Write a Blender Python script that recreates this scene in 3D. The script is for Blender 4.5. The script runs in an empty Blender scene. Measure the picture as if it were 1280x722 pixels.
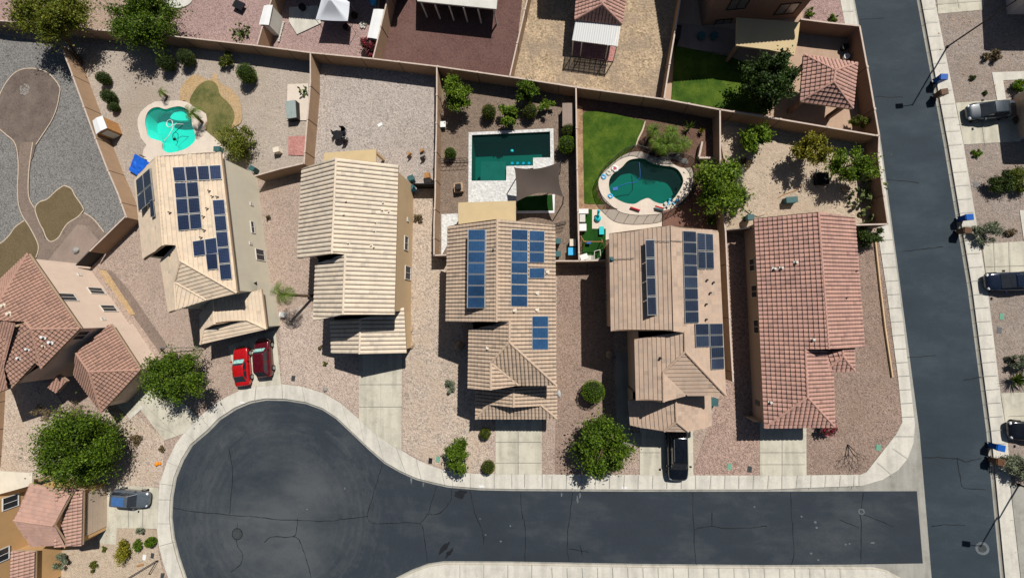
import bpy, bmesh, math, random
from mathutils import Vector, Matrix, Quaternion, noise
from mathutils.geometry import delaunay_2d_cdt
random.seed(7)
scene = bpy.context.scene
COL = scene.collection
PI = math.pi

# ------------------------------------------------------------------ survey camera
# the photograph is 1280 x 722; the lens looks almost straight down from 45 m
F_PX, CAM_H = 500.0, 45.0
NAD = (690.0, 393.0)                      # pixel of the point straight below the camera
ROT = Vector((NAD[0]-640, -(NAD[1]-361), -F_PX)).normalized().rotation_difference(Vector((0, 0, -1)))
CAM = Vector((0, 0, CAM_H))
def ray(px, py): return ROT @ Vector((px-640, -(py-361), -F_PX))
def P(px, py, z=0.0):
    d = ray(px, py); t = (z-CAM_H)/d.z
    return CAM + d*t
def hit(px, py, p0, n):
    d = ray(px, py); t = (p0-CAM).dot(n)/d.dot(n)
    return CAM + d*t
def rise(px, py, a, b, pitch):
    """point seen at px,py on the roof slope that rises from eave a-b"""
    e = (b-a); n = Vector((-e.y, e.x, 0)).normalized()
    if (P(px, py, a.z)-a).dot(n) < 0: n = -n
    N = Vector((-pitch*n.x, -pitch*n.y, 1.0))
    return hit(px, py, a, N)

# ------------------------------------------------------------------ materials
def grey(c, k):
    g = .3*c[0]+.59*c[1]+.11*c[2]; return tuple(v*(1-k)+g*k for v in c)
def lin(c):
    return tuple(((v/255)/12.92 if v/255 <= .04045 else (((v/255)+.055)/1.055)**2.4) for v in c)
def newmat(name):
    m = bpy.data.materials.new(name); m.use_nodes = True
    nt = m.node_tree; b = nt.nodes['Principled BSDF']
    b.inputs['Specular IOR Level'].default_value = .25
    return m, nt, b
def N(nt, t, **kw):
    n = nt.nodes.new(t)
    for k, v in kw.items(): setattr(n, k, v)
    return n
def L(nt, a, b): nt.links.new(a, b)
def coords(nt):
    return N(nt, 'ShaderNodeTexCoord').outputs['Object']
def noise_n(nt, co, scale, detail=3, rough=.6):
    n = N(nt, 'ShaderNodeTexNoise'); n.inputs['Scale'].default_value = scale
    n.inputs['Detail'].default_value = detail; n.inputs['Roughness'].default_value = rough
    L(nt, co, n.inputs['Vector']); return n.outputs['Fac']
def ramp(nt, fac, stops):
    r = N(nt, 'ShaderNodeValToRGB'); e = r.color_ramp.elements
    while len(e) < len(stops): e.new(.5)
    for i, (p, c) in enumerate(stops):
        e[i].position = p; e[i].color = (*c[:3], 1)
    L(nt, fac, r.inputs['Fac']); return r.outputs['Color']
def mix(nt, fac, a, b, mode='MIX'):
    m = N(nt, 'ShaderNodeMix', data_type='RGBA', blend_type=mode)
    if isinstance(fac, (int, float)): m.inputs[0].default_value = fac
    else: L(nt, fac, m.inputs[0])
    for s, v in ((6, a), (7, b)):
        if isinstance(v, tuple): m.inputs[s].default_value = (*v[:3], 1)
        else: L(nt, v, m.inputs[s])
    return m.outputs[2]
def bump(nt, b, h, strength, dist=.02):
    n = N(nt, 'ShaderNodeBump'); n.inputs['Strength'].default_value = strength
    n.inputs['Distance'].default_value = dist
    L(nt, h, n.inputs['Height']); L(nt, n.outputs['Normal'], b.inputs['Normal'])
def sc(c, k): return tuple(min(1, v*k) for v in c)

def mat_gravel(name, c, size=9.0, contrast=.45, patch=.25, tint=None, patchscale=.25, stretch=None):
    m, nt, b = newmat(name); c = lin(grey(c, .12)); co = coords(nt)
    if stretch:
        mp = N(nt, 'ShaderNodeMapping'); mp.inputs['Scale'].default_value = stretch
        L(nt, co, mp.inputs['Vector']); co = mp.outputs['Vector']
    v = N(nt, 'ShaderNodeTexVoronoi'); v.inputs['Scale'].default_value = size*1.45; L(nt, co, v.inputs['Vector'])
    sep = N(nt, 'ShaderNodeSeparateColor'); L(nt, v.outputs['Color'], sep.inputs[0])
    col = ramp(nt, sep.outputs[0], [(0, sc(c, 1-contrast*.85)), (.4, c), (.8, sc(c, 1+contrast*.35)), (1, sc(c, 1+contrast*.7))])
    edge = ramp(nt, v.outputs['Distance'], [(0, (1, 1, 1)), (.55, (.85,)*3), (.9, (.45,)*3)])
    col = mix(nt, min(.6, contrast*1.25), col, edge, 'MULTIPLY')
    n1 = noise_n(nt, co, 3.2, 5, .7)
    col = mix(nt, .8, col, ramp(nt, n1, [(.3, (.78, .77, .76)), (.7, (1.16, 1.14, 1.12))]), 'MULTIPLY')
    nb = noise_n(nt, co, .07, 6, .7)
    col = mix(nt, .9, col, ramp(nt, nb, [(.32, (.86, .84, .82)), (.5, (1, 1, 1)), (.68, (1.1, 1.08, 1.05))]), 'MULTIPLY')
    nd = noise_n(nt, co, .8, 6, .8)
    col = mix(nt, .7, col, ramp(nt, nd, [(.36, (.78, .77, .76)), (.48, (1, 1, 1)), (.7, (1.07, 1.06, 1.05))]), 'MULTIPLY')
    v3 = N(nt, 'ShaderNodeTexVoronoi'); v3.inputs['Scale'].default_value = 1.1; L(nt, co, v3.inputs['Vector'])
    col = mix(nt, .55, col, ramp(nt, v3.outputs['Distance'], [(.05, (.42, .4, .36)), (.1, (1, 1, 1))]), 'MULTIPLY')
    n2 = noise_n(nt, co, patchscale, 5, .65)
    t = lin(grey(tint, .25)) if tint else sc(c, .75)
    f = ramp(nt, n2, [(.42, (0,)*3), (.68, (patch*2,)*3)])
    col = mix(nt, f, col, t)
    L(nt, col, b.inputs['Base Color']); b.inputs['Roughness'].default_value = .95
    bump(nt, b, v.outputs['Distance'], .9, .05)
    return m
def mat_plain(name, c, rough=.8, var=.12, scale=1.5, bumpy=.0, spec=.25, metal=0, fine=0):
    m, nt, b = newmat(name); c = lin(c); co = coords(nt)
    n = noise_n(nt, co, scale, 5, .65)
    col = ramp(nt, n, [(.25, sc(c, 1-var*1.6)), (.55, c), (.8, sc(c, 1+var))])
    if fine:
        n3 = noise_n(nt, co, 14, 3, .7)
        col = mix(nt, fine, col, ramp(nt, n3, [(.3, (.6,)*3), (.7, (1.25,)*3)]), 'MULTIPLY')
    L(nt, col, b.inputs['Base Color'])
    b.inputs['Roughness'].default_value = rough; b.inputs['Specular IOR Level'].default_value = spec
    b.inputs['Metallic'].default_value = metal
    if bumpy: bump(nt, b, noise_n(nt, co, 12, 4), bumpy, .02)
    return m
def mat_concrete(name, c, stain=.25, joint=None):
    m, nt, b = newmat(name); c = lin(c); co = coords(nt)
    n = noise_n(nt, co, .55, 8, .75)
    col = ramp(nt, n, [(.3, sc(c, 1-stain)), (.5, c), (.75, sc(c, 1.1))])
    n2 = noise_n(nt, co, 7, 4, .7)
    col = mix(nt, .6, col, ramp(nt, n2, [(.3, (.85,)*3), (.7, (1.1,)*3)]), 'MULTIPLY')
    # tyre and water stains
    mp = N(nt, 'ShaderNodeMapping'); mp.inputs['Scale'].default_value = (1.2, .16, 1); L(nt, co, mp.inputs['Vector'])
    n3 = noise_n(nt, mp.outputs['Vector'], 1.0, 3, .5)
    col = mix(nt, stain*1.6, col, ramp(nt, n3, [(.38, (.55, .56, .55)), (.55, (1, 1, 1))]), 'MULTIPLY')
    L(nt, col, b.inputs['Base Color']); b.inputs['Roughness'].default_value = .9
    bump(nt, b, n2, .2, .01)
    return m
def mat_asphalt(name, centre, radius, dark=(50, 57, 64), light=(80, 84, 87)):
    m, nt, b = newmat(name); co = coords(nt)
    cd, cl = lin(dark), lin(light)
    n = noise_n(nt, co, .09, 6, .6)
    # radial wear rings near the turning circle
    vm = N(nt, 'ShaderNodeVectorMath', operation='DISTANCE'); L(nt, co, vm.inputs[0]); vm.inputs[1].default_value = centre
    comb = N(nt, 'ShaderNodeCombineXYZ'); L(nt, vm.outputs['Value'], comb.inputs[0])
    nz = noise_n(nt, co, .16, 4, .6)
    nm = N(nt, 'ShaderNodeMath', operation='MULTIPLY'); L(nt, nz, nm.inputs[0]); nm.inputs[1].default_value = 7; L(nt, nm.outputs[0], comb.inputs[1])
    rings = noise_n(nt, comb.outputs[0], 1.5, 5, .7)
    msk = N(nt, 'ShaderNodeMapRange'); L(nt, vm.outputs['Value'], msk.inputs[0])
    msk.inputs[1].default_value = radius*.8; msk.inputs[2].default_value = radius*1.5
    msk.inputs[3].default_value = 1; msk.inputs[4].default_value = 0
    mi_ = N(nt, 'ShaderNodeMapRange'); L(nt, vm.outputs['Value'], mi_.inputs[0]); mi_.inputs[1].default_value = radius*.35; mi_.inputs[2].default_value = radius*.8; mi_.inputs[3].default_value = .1; mi_.inputs[4].default_value = 1
    mm_ = N(nt, 'ShaderNodeMath', operation='MULTIPLY'); L(nt, msk.outputs[0], mm_.inputs[0]); L(nt, mi_.outputs[0], mm_.inputs[1]); msk = mm_
    mp = N(nt, 'ShaderNodeMapping'); mp.inputs['Scale'].default_value = (.35, .8, 1) ; L(nt, co, mp.inputs['Vector'])
    streak = noise_n(nt, mp.outputs['Vector'], .35, 7, .7)
    st = N(nt, 'ShaderNodeMix', data_type='FLOAT'); L(nt, msk.outputs[0], st.inputs[0]); L(nt, streak, st.inputs[2]); rc = N(nt, 'ShaderNodeMapRange'); L(nt, rings, rc.inputs[0]); rc.inputs[1].default_value = .3; rc.inputs[2].default_value = .7; rc.inputs[3].default_value = .33; rc.inputs[4].default_value = .67; L(nt, rc.outputs[0], st.inputs[3])
    a = N(nt, 'ShaderNodeMath', operation='ADD'); L(nt, n, a.inputs[0]); L(nt, st.outputs[0], a.inputs[1])
    a2 = N(nt, 'ShaderNodeMath', operation='MULTIPLY'); L(nt, a.outputs[0], a2.inputs[0]); a2.inputs[1].default_value = .5
    # the centre of the bulb is paler and dustier
    m3 = N(nt, 'ShaderNodeMapRange'); L(nt, vm.outputs['Value'], m3.inputs[0])
    m3.inputs[1].default_value = 0; m3.inputs[2].default_value = radius*1.25; m3.inputs[3].default_value = .16; m3.inputs[4].default_value = 0
    a3 = N(nt, 'ShaderNodeMath', operation='ADD'); L(nt, a2.outputs[0], a3.inputs[0]); L(nt, m3.outputs[0], a3.inputs[1])
    col = ramp(nt, a3.outputs[0], [(.36, sc(cd, .8)), (.5, cd), (.72, cl)])
    v = N(nt, 'ShaderNodeTexNoise'); v.inputs['Scale'].default_value = 22; v.inputs['Detail'].default_value = 2; L(nt, co, v.inputs['Vector'])
    col = mix(nt, .7, col, ramp(nt, v.outputs['Fac'], [(.3, (.78,)*3), (.7, (1.22,)*3)]), 'MULTIPLY')
    L(nt, col, b.inputs['Base Color']); b.inputs['Roughness'].default_value = .85; b.inputs['Specular IOR Level'].default_value = .2
    bump(nt, b, v.outputs['Fac'], .25, .01)
    return m
def mat_leaf(name, dark, light, rough=.6, extra=None):
    m, nt, b = newmat(name)
    g = N(nt, 'ShaderNodeNewGeometry')
    st = [(0, lin(dark)), (.55, tuple((x+y)/2 for x, y in zip(lin(dark), lin(light)))), (1, lin(light))]
    if extra: st = st[:-1]+[(.8, lin(light)), (.86, lin(extra))]
    col = ramp(nt, g.outputs['Random Per Island'], st)
    n = noise_n(nt, coords(nt), .9, 3)
    col = mix(nt, .8, col, ramp(nt, n, [(.3, (.6, .62, .6)), (.7, (1.25, 1.2, 1.1))]), 'MULTIPLY')
    L(nt, col, b.inputs['Base Color']); b.inputs['Roughness'].default_value = rough
    tr = N(nt, 'ShaderNodeBsdfTranslucent'); L(nt, col, tr.inputs['Color'])
    ms = N(nt, 'ShaderNodeMixShader'); ms.inputs[0].default_value = .22
    out = nt.nodes['Material Output']
    L(nt, b.outputs[0], ms.inputs[1]); L(nt, tr.outputs[0], ms.inputs[2]); L(nt, ms.outputs[0], out.inputs['Surface'])
    return m
def mat_grass(name, c, dry, amount=.35):
    m, nt, b = newmat(name); c = lin(c); co = coords(nt)
    n = noise_n(nt, co, .45, 6, .7)
    col = ramp(nt, n, [(.4, sc(c, .85)), (.52, tuple(x*(1-amount)+y*amount for x, y in zip(c, lin(dry)))), (.66, lin(dry))])
    n2 = noise_n(nt, co, 7, 5, .85)
    col = mix(nt, .9, col, ramp(nt, n2, [(.28, (.5, .55, .5)), (.72, (1.4, 1.35, 1.2))]), 'MULTIPLY')
    L(nt, col, b.inputs['Base Color']); b.inputs['Roughness'].default_value = .95
    bump(nt, b, n2, 1, .06); return m
def mat_tile(name, c, dark=.72, warm=(1.05, 1, .95)):
    """roof tile: each tile its own slight shade, from the tile-cell attribute"""
    m, nt, b = newmat(name); c = lin(grey(c, .22))
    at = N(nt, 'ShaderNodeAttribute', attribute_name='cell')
    wn = N(nt, 'ShaderNodeTexWhiteNoise', noise_dimensions='3D'); L(nt, at.outputs['Vector'], wn.inputs['Vector'])
    col = ramp(nt, wn.outputs['Value'], [(0, sc(c, dark*.8)), (.05, sc(c, dark)), (.3, c), (.8, tuple(x*y*1.03 for x, y in zip(c, warm))), (1, sc(c, 1.08))])
    n = noise_n(nt, coords(nt), .5, 5, .7)
    col = mix(nt, .8, col, ramp(nt, n, [(.3, (.82, .82, .84)), (.7, (1.12, 1.1, 1.08))]), 'MULTIPLY')
    n2 = noise_n(nt, coords(nt), 16, 3, .7)
    col = mix(nt, .5, col, ramp(nt, n2, [(.3, (.75,)*3), (.7, (1.2,)*3)]), 'MULTIPLY')
    col = mix(nt, 1, col, ramp(nt, at.outputs['Alpha'], [(0, (.16, .155, .15)), (.35, (.62, .61, .60)), (.72, (1, 1, 1))]), 'MULTIPLY')  # painted groove shade: valleys between tiles darkened in the colour
    L(nt, col, b.inputs['Base Color']); b.inputs['Roughness'].default_value = .85
    return m
def mat_panel(name, c1, c2):
    m, nt, b = newmat(name)
    uv = N(nt, 'ShaderNodeUVMap').outputs[0]
    br = N(nt, 'ShaderNodeTexBrick'); br.offset = 0; br.inputs['Scale'].default_value = 1
    br.inputs['Brick Width'].default_value = 1/6; br.inputs['Row Height'].default_value = 1/10
    br.inputs['Mortar Size'].default_value = .006; br.inputs['Mortar Smooth'].default_value = .3
    br.inputs['Color1'].default_value = (*lin(c1), 1); br.inputs['Color2'].default_value = (*lin(c2), 1)
    br.inputs['Mortar'].default_value = (*lin((64, 80, 108)), 1); L(nt, uv, br.inputs['Vector'])
    n = noise_n(nt, coords(nt), .35, 4, .6)
    col = mix(nt, 1, br.outputs['Color'], ramp(nt, n, [(.3, (.75,)*3), (.7, (1.25,)*3)]), 'MULTIPLY')
    oi = N(nt, 'ShaderNodeObjectInfo'); col = mix(nt, 1, col, ramp(nt, oi.outputs['Random'], [(0, (.7, .72, .75)), (1, (1.35, 1.3, 1.25))]), 'MULTIPLY')
    L(nt, col, b.inputs['Base Color']); b.inputs['Roughness'].default_value = .22; b.inputs['Specular IOR Level'].default_value = .5
    return m
def mat_water(name, tint, density=.75):
    m, nt, b = newmat(name); out = nt.nodes['Material Output']
    tr = N(nt, 'ShaderNodeBsdfTransparent'); tr.inputs[0].default_value = (*tint, 1)
    gl = N(nt, 'ShaderNodeBsdfGlossy'); gl.inputs['Roughness'].default_value = .04
    fr = N(nt, 'ShaderNodeFresnel'); fr.inputs[0].default_value = 1.33
    bp = N(nt, 'ShaderNodeBump'); bp.inputs['Strength'].default_value = .25; bp.inputs['Distance'].default_value = .02
    L(nt, noise_n(nt, coords(nt), 3, 3), bp.inputs['Height'])
    L(nt, bp.outputs[0], gl.inputs['Normal']); L(nt, bp.outputs[0], fr.inputs['Normal'])
    df = N(nt, 'ShaderNodeBsdfDiffuse'); df.inputs[0].default_value = (*[t*.8 for t in tint], 1)
    m1 = N(nt, 'ShaderNodeMixShader'); m1.inputs[0].default_value = 1-density
    L(nt, tr.outputs[0], m1.inputs[1]); L(nt, df.outputs[0], m1.inputs[2])
    ms = N(nt, 'ShaderNodeMixShader'); L(nt, fr.outputs[0], ms.inputs[0]); L(nt, m1.outputs[0], ms.inputs[1]); L(nt, gl.outputs[0], ms.inputs[2])
    L(nt, ms.outputs[0], out.inputs['Surface']); return m
def mat_paint(name, c, rough=.2, metal=.3, coat=1):
    m, nt, b = newmat(name); c = lin(c)
    n = noise_n(nt, coords(nt), 2.5, 5, .7)
    L(nt, ramp(nt, n, [(.3, sc(c, .85)), (.7, tuple(x*1.1+.006 for x in c))]), b.inputs['Base Color'])
    b.inputs['Roughness'].default_value = rough; b.inputs['Metallic'].default_value = metal
    b.inputs['Coat Weight'].default_value = coat; b.inputs['Coat Roughness'].default_value = .05
    b.inputs['Specular IOR Level'].default_value = .5
    return m

M = {}
M['ground'] = mat_gravel('front_gravel', (182, 160, 145), 8, .46, .2, (180, 150, 128))
M['front_light'] = mat_gravel('front_light_gravel', (198, 177, 162), 7.5, .5, .2, (180, 158, 138))
M['far'] = mat_gravel('desert', (176, 152, 134), 5, .3, .2)
M['grey_gravel'] = mat_gravel('grey_gravel', (134, 132, 129), 6.5, .55, .1, (120, 116, 112))
M['dirt'] = mat_gravel('dirt', (176, 163, 150), 5, .16, .3, (168, 146, 122), .16)
M['pale_gravel'] = mat_gravel('pale_gravel', (184, 172, 163), 6.0, .42, .15, (178, 160, 146))
M['taupe_gravel'] = mat_gravel('taupe_gravel', (142, 122, 106), 7.5, .42, .2, (130, 110, 90))
M['straw'] = mat_gravel('straw', (190, 165, 132), 3.6, .42, .5, (150, 128, 106), .3)
M['mauve_gravel'] = mat_gravel('mauve_gravel', (176, 146, 140), 7, .42, .12)
M['red_gravel'] = mat_gravel('red_gravel', (112, 80, 74), 8, .32, .2, (128, 94, 84))
M['brown_gravel'] = mat_gravel('brown_gravel', (160, 136, 122), 8, .52, .2, (150, 122, 98))
M['pink_gravel'] = mat_gravel('pink_gravel', (176, 148, 134), 7.5, .55, .12)
M['pale_pebble'] = mat_gravel('pale_pebble', (194, 176, 159), 5, .4, .3, (188, 160, 132), .4)
M['pale_dirt'] = mat_gravel('pale_dirt', (190, 171, 148), 5.5, .13, .3, (176, 150, 122), .25)
M['east_gravel'] = mat_gravel('east_gravel', (158, 144, 134), 7.5, .34, .25, (148, 124, 106), .3)
M['brown_dirt'] = mat_gravel('brown_dirt', (112, 98, 90), 6, .16, .25, (140, 122, 106), .5)
M['path'] = mat_gravel('path', (140, 122, 110), 9, .16, .15)
M['orange_dirt'] = mat_gravel('orange_dirt', (192, 158, 110), 6, .15, .3, (176, 150, 120), .6)
M['mulch'] = mat_gravel('mulch', (120, 90, 74), 7, .35, .2)
M['concrete'] = mat_concrete('concrete', (207, 202, 190), .2)
M['driveway'] = mat_concrete('driveway', (198, 192, 174), .26)
M['old_concrete'] = mat_concrete('old_concrete', (160, 157, 148), .25)
M['paleconc'] = mat_concrete('pale_concrete', (214, 200, 184), .08)
M['patio'] = mat_concrete('patio', (180, 152, 130), .1)
M['taupe_patio'] = mat_concrete('taupe_patio', (150, 132, 120), .12)
M['paver'] = mat_gravel('white_paver', (216, 216, 212), 2.6, .14, .2, (196, 196, 196), .9)
M['red_paver'] = mat_gravel('red_paver', (128, 92, 78), 5, .15, .2)
M['pink_paver'] = mat_gravel('pink_paver', (190, 130, 122), 5, .12, .1)
M['brick'] = mat_gravel('brick_edging', (160, 122, 94), 6, .25, .4, (186, 152, 104), .8)
M['edging'] = mat_plain('edging', (200, 182, 160), .9, .15, 3)
M['joint'] = mat_plain('joint', (170, 165, 155), .95, .2, 2)
M['kerb'] = mat_concrete('kerb', (182, 176, 162), .2)
M['tar'] = mat_plain('tar', (30, 32, 36), .8, .3, 1)
M['chalk'] = mat_plain('chalk', (105, 112, 116), .9, .3, 1)
M['iron'] = mat_plain('iron', (74, 78, 80), .7, .3, 4, metal=.3)
M['lawn'] = mat_grass('lawn', (56, 86, 18), (92, 110, 34))
M['lawn_dark'] = mat_grass('lawn_shade', (72, 104, 34), (96, 116, 44))
M['lawn_dry'] = mat_grass('lawn_dry', (98, 102, 58), (130, 120, 80), .6)
M['weeds'] = mat_grass('dry_weeds', (122, 106, 82), (104, 90, 68), .6)
M['turf'] = mat_grass('artificial_turf', (26, 70, 18), (34, 80, 24), .4)
M['block'] = mat_plain('block_wall', (164, 136, 110), .9, .09, 1.2, .2)
M['block_cap'] = mat_plain('block_cap', (200, 182, 168), .9, .12, 2)
M['stucco_pale'] = mat_plain('stucco_pale', (206, 198, 178), .9, .05, .8, .15)
M['stucco_tan'] = mat_plain('stucco_tan', (206, 178, 140), .9, .05, .8, .15)
M['stucco_pink'] = mat_plain('stucco_pink', (214, 192, 174), .9, .05, .8, .15)
M['stucco_taupe'] = mat_plain('stucco_taupe', (186, 166, 148), .9, .05, .8, .15)
M['stucco_orange'] = mat_plain('stucco_orange', (200, 160, 112), .9, .06, .8, .15)
M['stucco_brown'] = mat_plain('stucco_brown', (140, 114, 98), .9, .06, .8, .15)
M['stucco_grey'] = mat_plain('stucco_grey', (190, 184, 182), .9, .06, .8, .15)
M['fascia'] = mat_plain('fascia', (176, 150, 124), .8, .08, 1)
M['cover'] = mat_plain('patio_cover', (198, 176, 136), .8, .06, .6)
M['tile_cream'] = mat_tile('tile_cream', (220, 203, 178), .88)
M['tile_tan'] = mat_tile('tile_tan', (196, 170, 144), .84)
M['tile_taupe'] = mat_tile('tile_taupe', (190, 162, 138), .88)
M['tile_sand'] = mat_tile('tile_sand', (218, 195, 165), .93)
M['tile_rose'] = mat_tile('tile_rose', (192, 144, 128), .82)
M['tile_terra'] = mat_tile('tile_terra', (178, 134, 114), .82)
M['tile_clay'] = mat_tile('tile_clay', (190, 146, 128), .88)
M['mortar'] = mat_plain('ridge_mortar', (206, 188, 166), .9, .12, 3)
M['white'] = mat_plain('white_paint', (226, 226, 224), .6, .05, 1)
M['offwhite'] = mat_plain('off_white', (206, 204, 194), .7, .08, 1)
M['cream'] = mat_plain('cream', (222, 210, 190), .7, .08, 1)
M['glass'] = mat_paint('window_glass', (46, 50, 56), .12, 0, .3)
M['screen'] = mat_plain('window_screen', (60, 60, 64), .5, .2, 8)
M['frame'] = mat_plain('window_frame', (212, 206, 196), .6, .05, 2)
M['door'] = mat_plain('garage_door', (190, 170, 150), .7, .06, 1)
M['dark'] = mat_plain('dark_metal', (34, 34, 38), .5, .2, 3)
M['black'] = mat_plain('black_plastic', (18, 19, 22), .5, .3, 3)
M['steel'] = mat_plain('steel', (150, 150, 150), .35, .1, 3, metal=.7)
M['bronze'] = mat_plain('bronze_pole', (44, 40, 38), .5, .1, 3)
M['panel_blue'] = mat_panel('panel_blue', (22, 38, 68), (17, 30, 58))
M['panel_bright'] = mat_panel('panel_bright', (34, 72, 108), (28, 60, 94))
M['panel_slate'] = mat_panel('panel_slate', (42, 50, 64), (36, 43, 56))
M['panel_frame'] = mat_plain('panel_frame', (176, 176, 172), .4, .05, 2, metal=.4)
M['trunk'] = mat_plain('trunk', (104, 84, 66), .95, .3, 4, .4)
M['leaf_green'] = mat_leaf('leaf_green', (42, 66, 12), (112, 140, 34))
M['leaf_bright'] = mat_leaf('leaf_bright', (62, 92, 18), (132, 158, 40))
M['leaf_olive'] = mat_leaf('leaf_olive', (74, 88, 22), (138, 144, 48))
M['leaf_dark'] = mat_leaf('leaf_dark', (32, 52, 20), (80, 106, 42))
M['leaf_sage'] = mat_leaf('leaf_sage', (96, 106, 84), (156, 164, 138))
M['leaf_yellow'] = mat_leaf('leaf_yellow', (84, 92, 24), (160, 152, 44), extra=(168, 158, 52))
M['leaf_hedge'] = mat_leaf('leaf_hedge', (62, 92, 12), (122, 156, 22))
M['leaf_moss'] = mat_leaf('leaf_moss', (64, 78, 20), (112, 120, 36))
M['leaf_shrub'] = mat_leaf('leaf_shrub', (46, 64, 26), (90, 108, 46))
M['leaf_pink'] = mat_leaf('leaf_pink', (70, 80, 30), (150, 40, 80), extra=(226, 40, 120))
M['leaf_twig'] = mat_leaf('leaf_twig', (96, 84, 62), (150, 132, 100))
M['cactus'] = mat_leaf('cactus', (76, 96, 52), (150, 164, 100))
M['palm'] = mat_leaf('palm', (46, 72, 20), (122, 150, 44))
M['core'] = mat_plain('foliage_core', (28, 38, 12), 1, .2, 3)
M['rock'] = mat_plain('rock', (176, 150, 124), .9, .25, 2, .5)
M['rock_grey'] = mat_plain('rock_grey', (150, 146, 140), .9, .25, 2, .5)
M['plaster_aqua'] = mat_plain('pool_plaster_aqua', (60, 232, 216), .7, .08, .6)
M['plaster_teal'] = mat_plain('pool_plaster_teal', (8, 112, 100), .7, .1, .5)
M['plaster_deep'] = mat_plain('pool_plaster_deep', (8, 100, 90), .7, .08, .5)
M['plaster_grey'] = mat_plain('pool_shelf', (92, 110, 104), .7, .12, 1)
M['plaster_pale'] = mat_plain('pool_step', (170, 232, 216), .7, .08, 1)
M['water_aqua'] = mat_water('water_aqua', (.2, 1.0, .93), .86)
M['water_teal'] = mat_water('water_teal', (.24, .82, .76), .975)
M['tyre'] = mat_plain('tyre', (22, 22, 24), .9, .2, 4)
M['rim'] = mat_plain('rim', (170, 172, 176), .3, .1, 4, metal=.8)
M['lamp_glass'] = mat_plain('lamp_glass', (226, 228, 232), .2, .02, 4)
M['tail_red'] = mat_plain('tail_lens', (140, 16, 16), .25, .05, 4)
M['shade_silver'] = mat_gravel('sunshade', (150, 206, 196), 5, .5, .1)
M['bin_blue'] = mat_plain('bin_blue', (28, 88, 170), .45, .12, 3)
M['bin_brown'] = mat_plain('bin_brown', (120, 94, 72), .55, .12, 3)
M['bin_brown_lid'] = mat_plain('bin_brown_lid', (98, 70, 48), .5, .12, 3)
M['bin_teal'] = mat_plain('bin_teal', (60, 96, 98), .5, .12, 3)
M['wood'] = mat_plain('wood', (170, 124, 78), .8, .2, 3)
M['sail'] = mat_plain('shade_cloth', (86, 76, 70), .95, .06, 1)
M['canopy'] = mat_plain('canopy_cloth', (206, 210, 216), .8, .05, .8)
M['aqua_toy'] = mat_plain('aqua_plastic', (40, 190, 196), .4, .05, 2)
M['blue_vinyl'] = mat_plain('blue_tarp', (30, 96, 200), .4, .2, 2, .5)
M['cyan'] = mat_plain('cyan_plastic', (70, 180, 230), .4, .05, 2)
M['red'] = mat_plain('red_plastic', (190, 36, 48), .4, .1, 2)
M['orange'] = mat_plain('orange_plastic', (236, 140, 20), .5, .15, 2)
M['green_box'] = mat_plain('green_box', (110, 160, 136), .6, .1, 2)
def mat_mesh(name):
    m, nt, b = newmat(name); b.inputs['Base Color'].default_value = (.02, .02, .022, 1)
    tr = N(nt, 'ShaderNodeBsdfTransparent'); ms = N(nt, 'ShaderNodeMixShader'); ms.inputs[0].default_value = .5
    L(nt, tr.outputs[0], ms.inputs[1]); L(nt, b.outputs[0], ms.inputs[2]); L(nt, ms.outputs[0], nt.nodes['Material Output'].inputs['Surface'])
    return m
def mat_sheet(name):
    m, nt, b = newmat(name); b.inputs['Base Color'].default_value = (.82, .82, .8, 1)
    tr = N(nt, 'ShaderNodeBsdfTransparent'); ms = N(nt, 'ShaderNodeMixShader'); ms.inputs[0].default_value = .78
    L(nt, tr.outputs[0], ms.inputs[1]); L(nt, b.outputs[0], ms.inputs[2]); L(nt, ms.outputs[0], nt.nodes['Material Output'].inputs['Surface'])
    return m
M['awning'] = mat_sheet('awning_sheet')
M['spa_cover'] = mat_plain('spa_cover', (150, 162, 158), .5, .12, 1)
M['mesh'] = mat_mesh('pool_fence_mesh')

# ------------------------------------------------------------------ object helpers
def link(o, parent=None, keep=True):
    COL.objects.link(o)
    if parent is not None:
        o.parent = parent
        if keep: o.matrix_parent_inverse = parent_world(parent).inverted()
    return o
def parent_world(p):
    m = p.matrix_basis.copy()
    if p.parent: m = parent_world(p.parent) @ p.matrix_parent_inverse @ m
    return m
def tag(o, label, cat, group=None):
    o['label'] = label; o['category'] = cat
    if group: o['group'] = group
    return o
def thing(name, loc, label, cat, group=None, rz=0):
    o = bpy.data.objects.new(name, None); o.empty_display_size = .3
    o.location = loc; o.rotation_euler = (0, 0, rz); COL.objects.link(o)
    return tag(o, label, cat, group)
def obj(name, bm, mats, parent=None, smooth=False, world=True):
    """bm in world coordinates (world=True) or in the parent's local frame"""
    me = bpy.data.meshes.new(name); bm.to_mesh(me); bm.free()
    for m in (mats if isinstance(mats, (list, tuple)) else [mats]): me.materials.append(m)
    if smooth:
        for p in me.polygons: p.use_smooth = True
    o = bpy.data.objects.new(name, me)
    return link(o, parent, world)
def BM(): return bmesh.new()
def box(bm, c, s, rz=0, mi=0, taper=1.0):
    c = Vector(c); R = Matrix.Rotation(rz, 3, 'Z'); vs = []
    for z in (-.5, .5):
        k = taper if z > 0 else 1
        for x, y in ((-.5, -.5), (.5, -.5), (.5, .5), (-.5, .5)):
            vs.append(bm.verts.new(c + R @ Vector((x*s[0]*k, y*s[1]*k, z*s[2]))))
    for f in ((3, 2, 1, 0), (4, 5, 6, 7), (0, 1, 5, 4), (1, 2, 6, 5), (2, 3, 7, 6), (3, 0, 4, 7)):
        bm.faces.new([vs[i] for i in f]).material_index = mi
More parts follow.
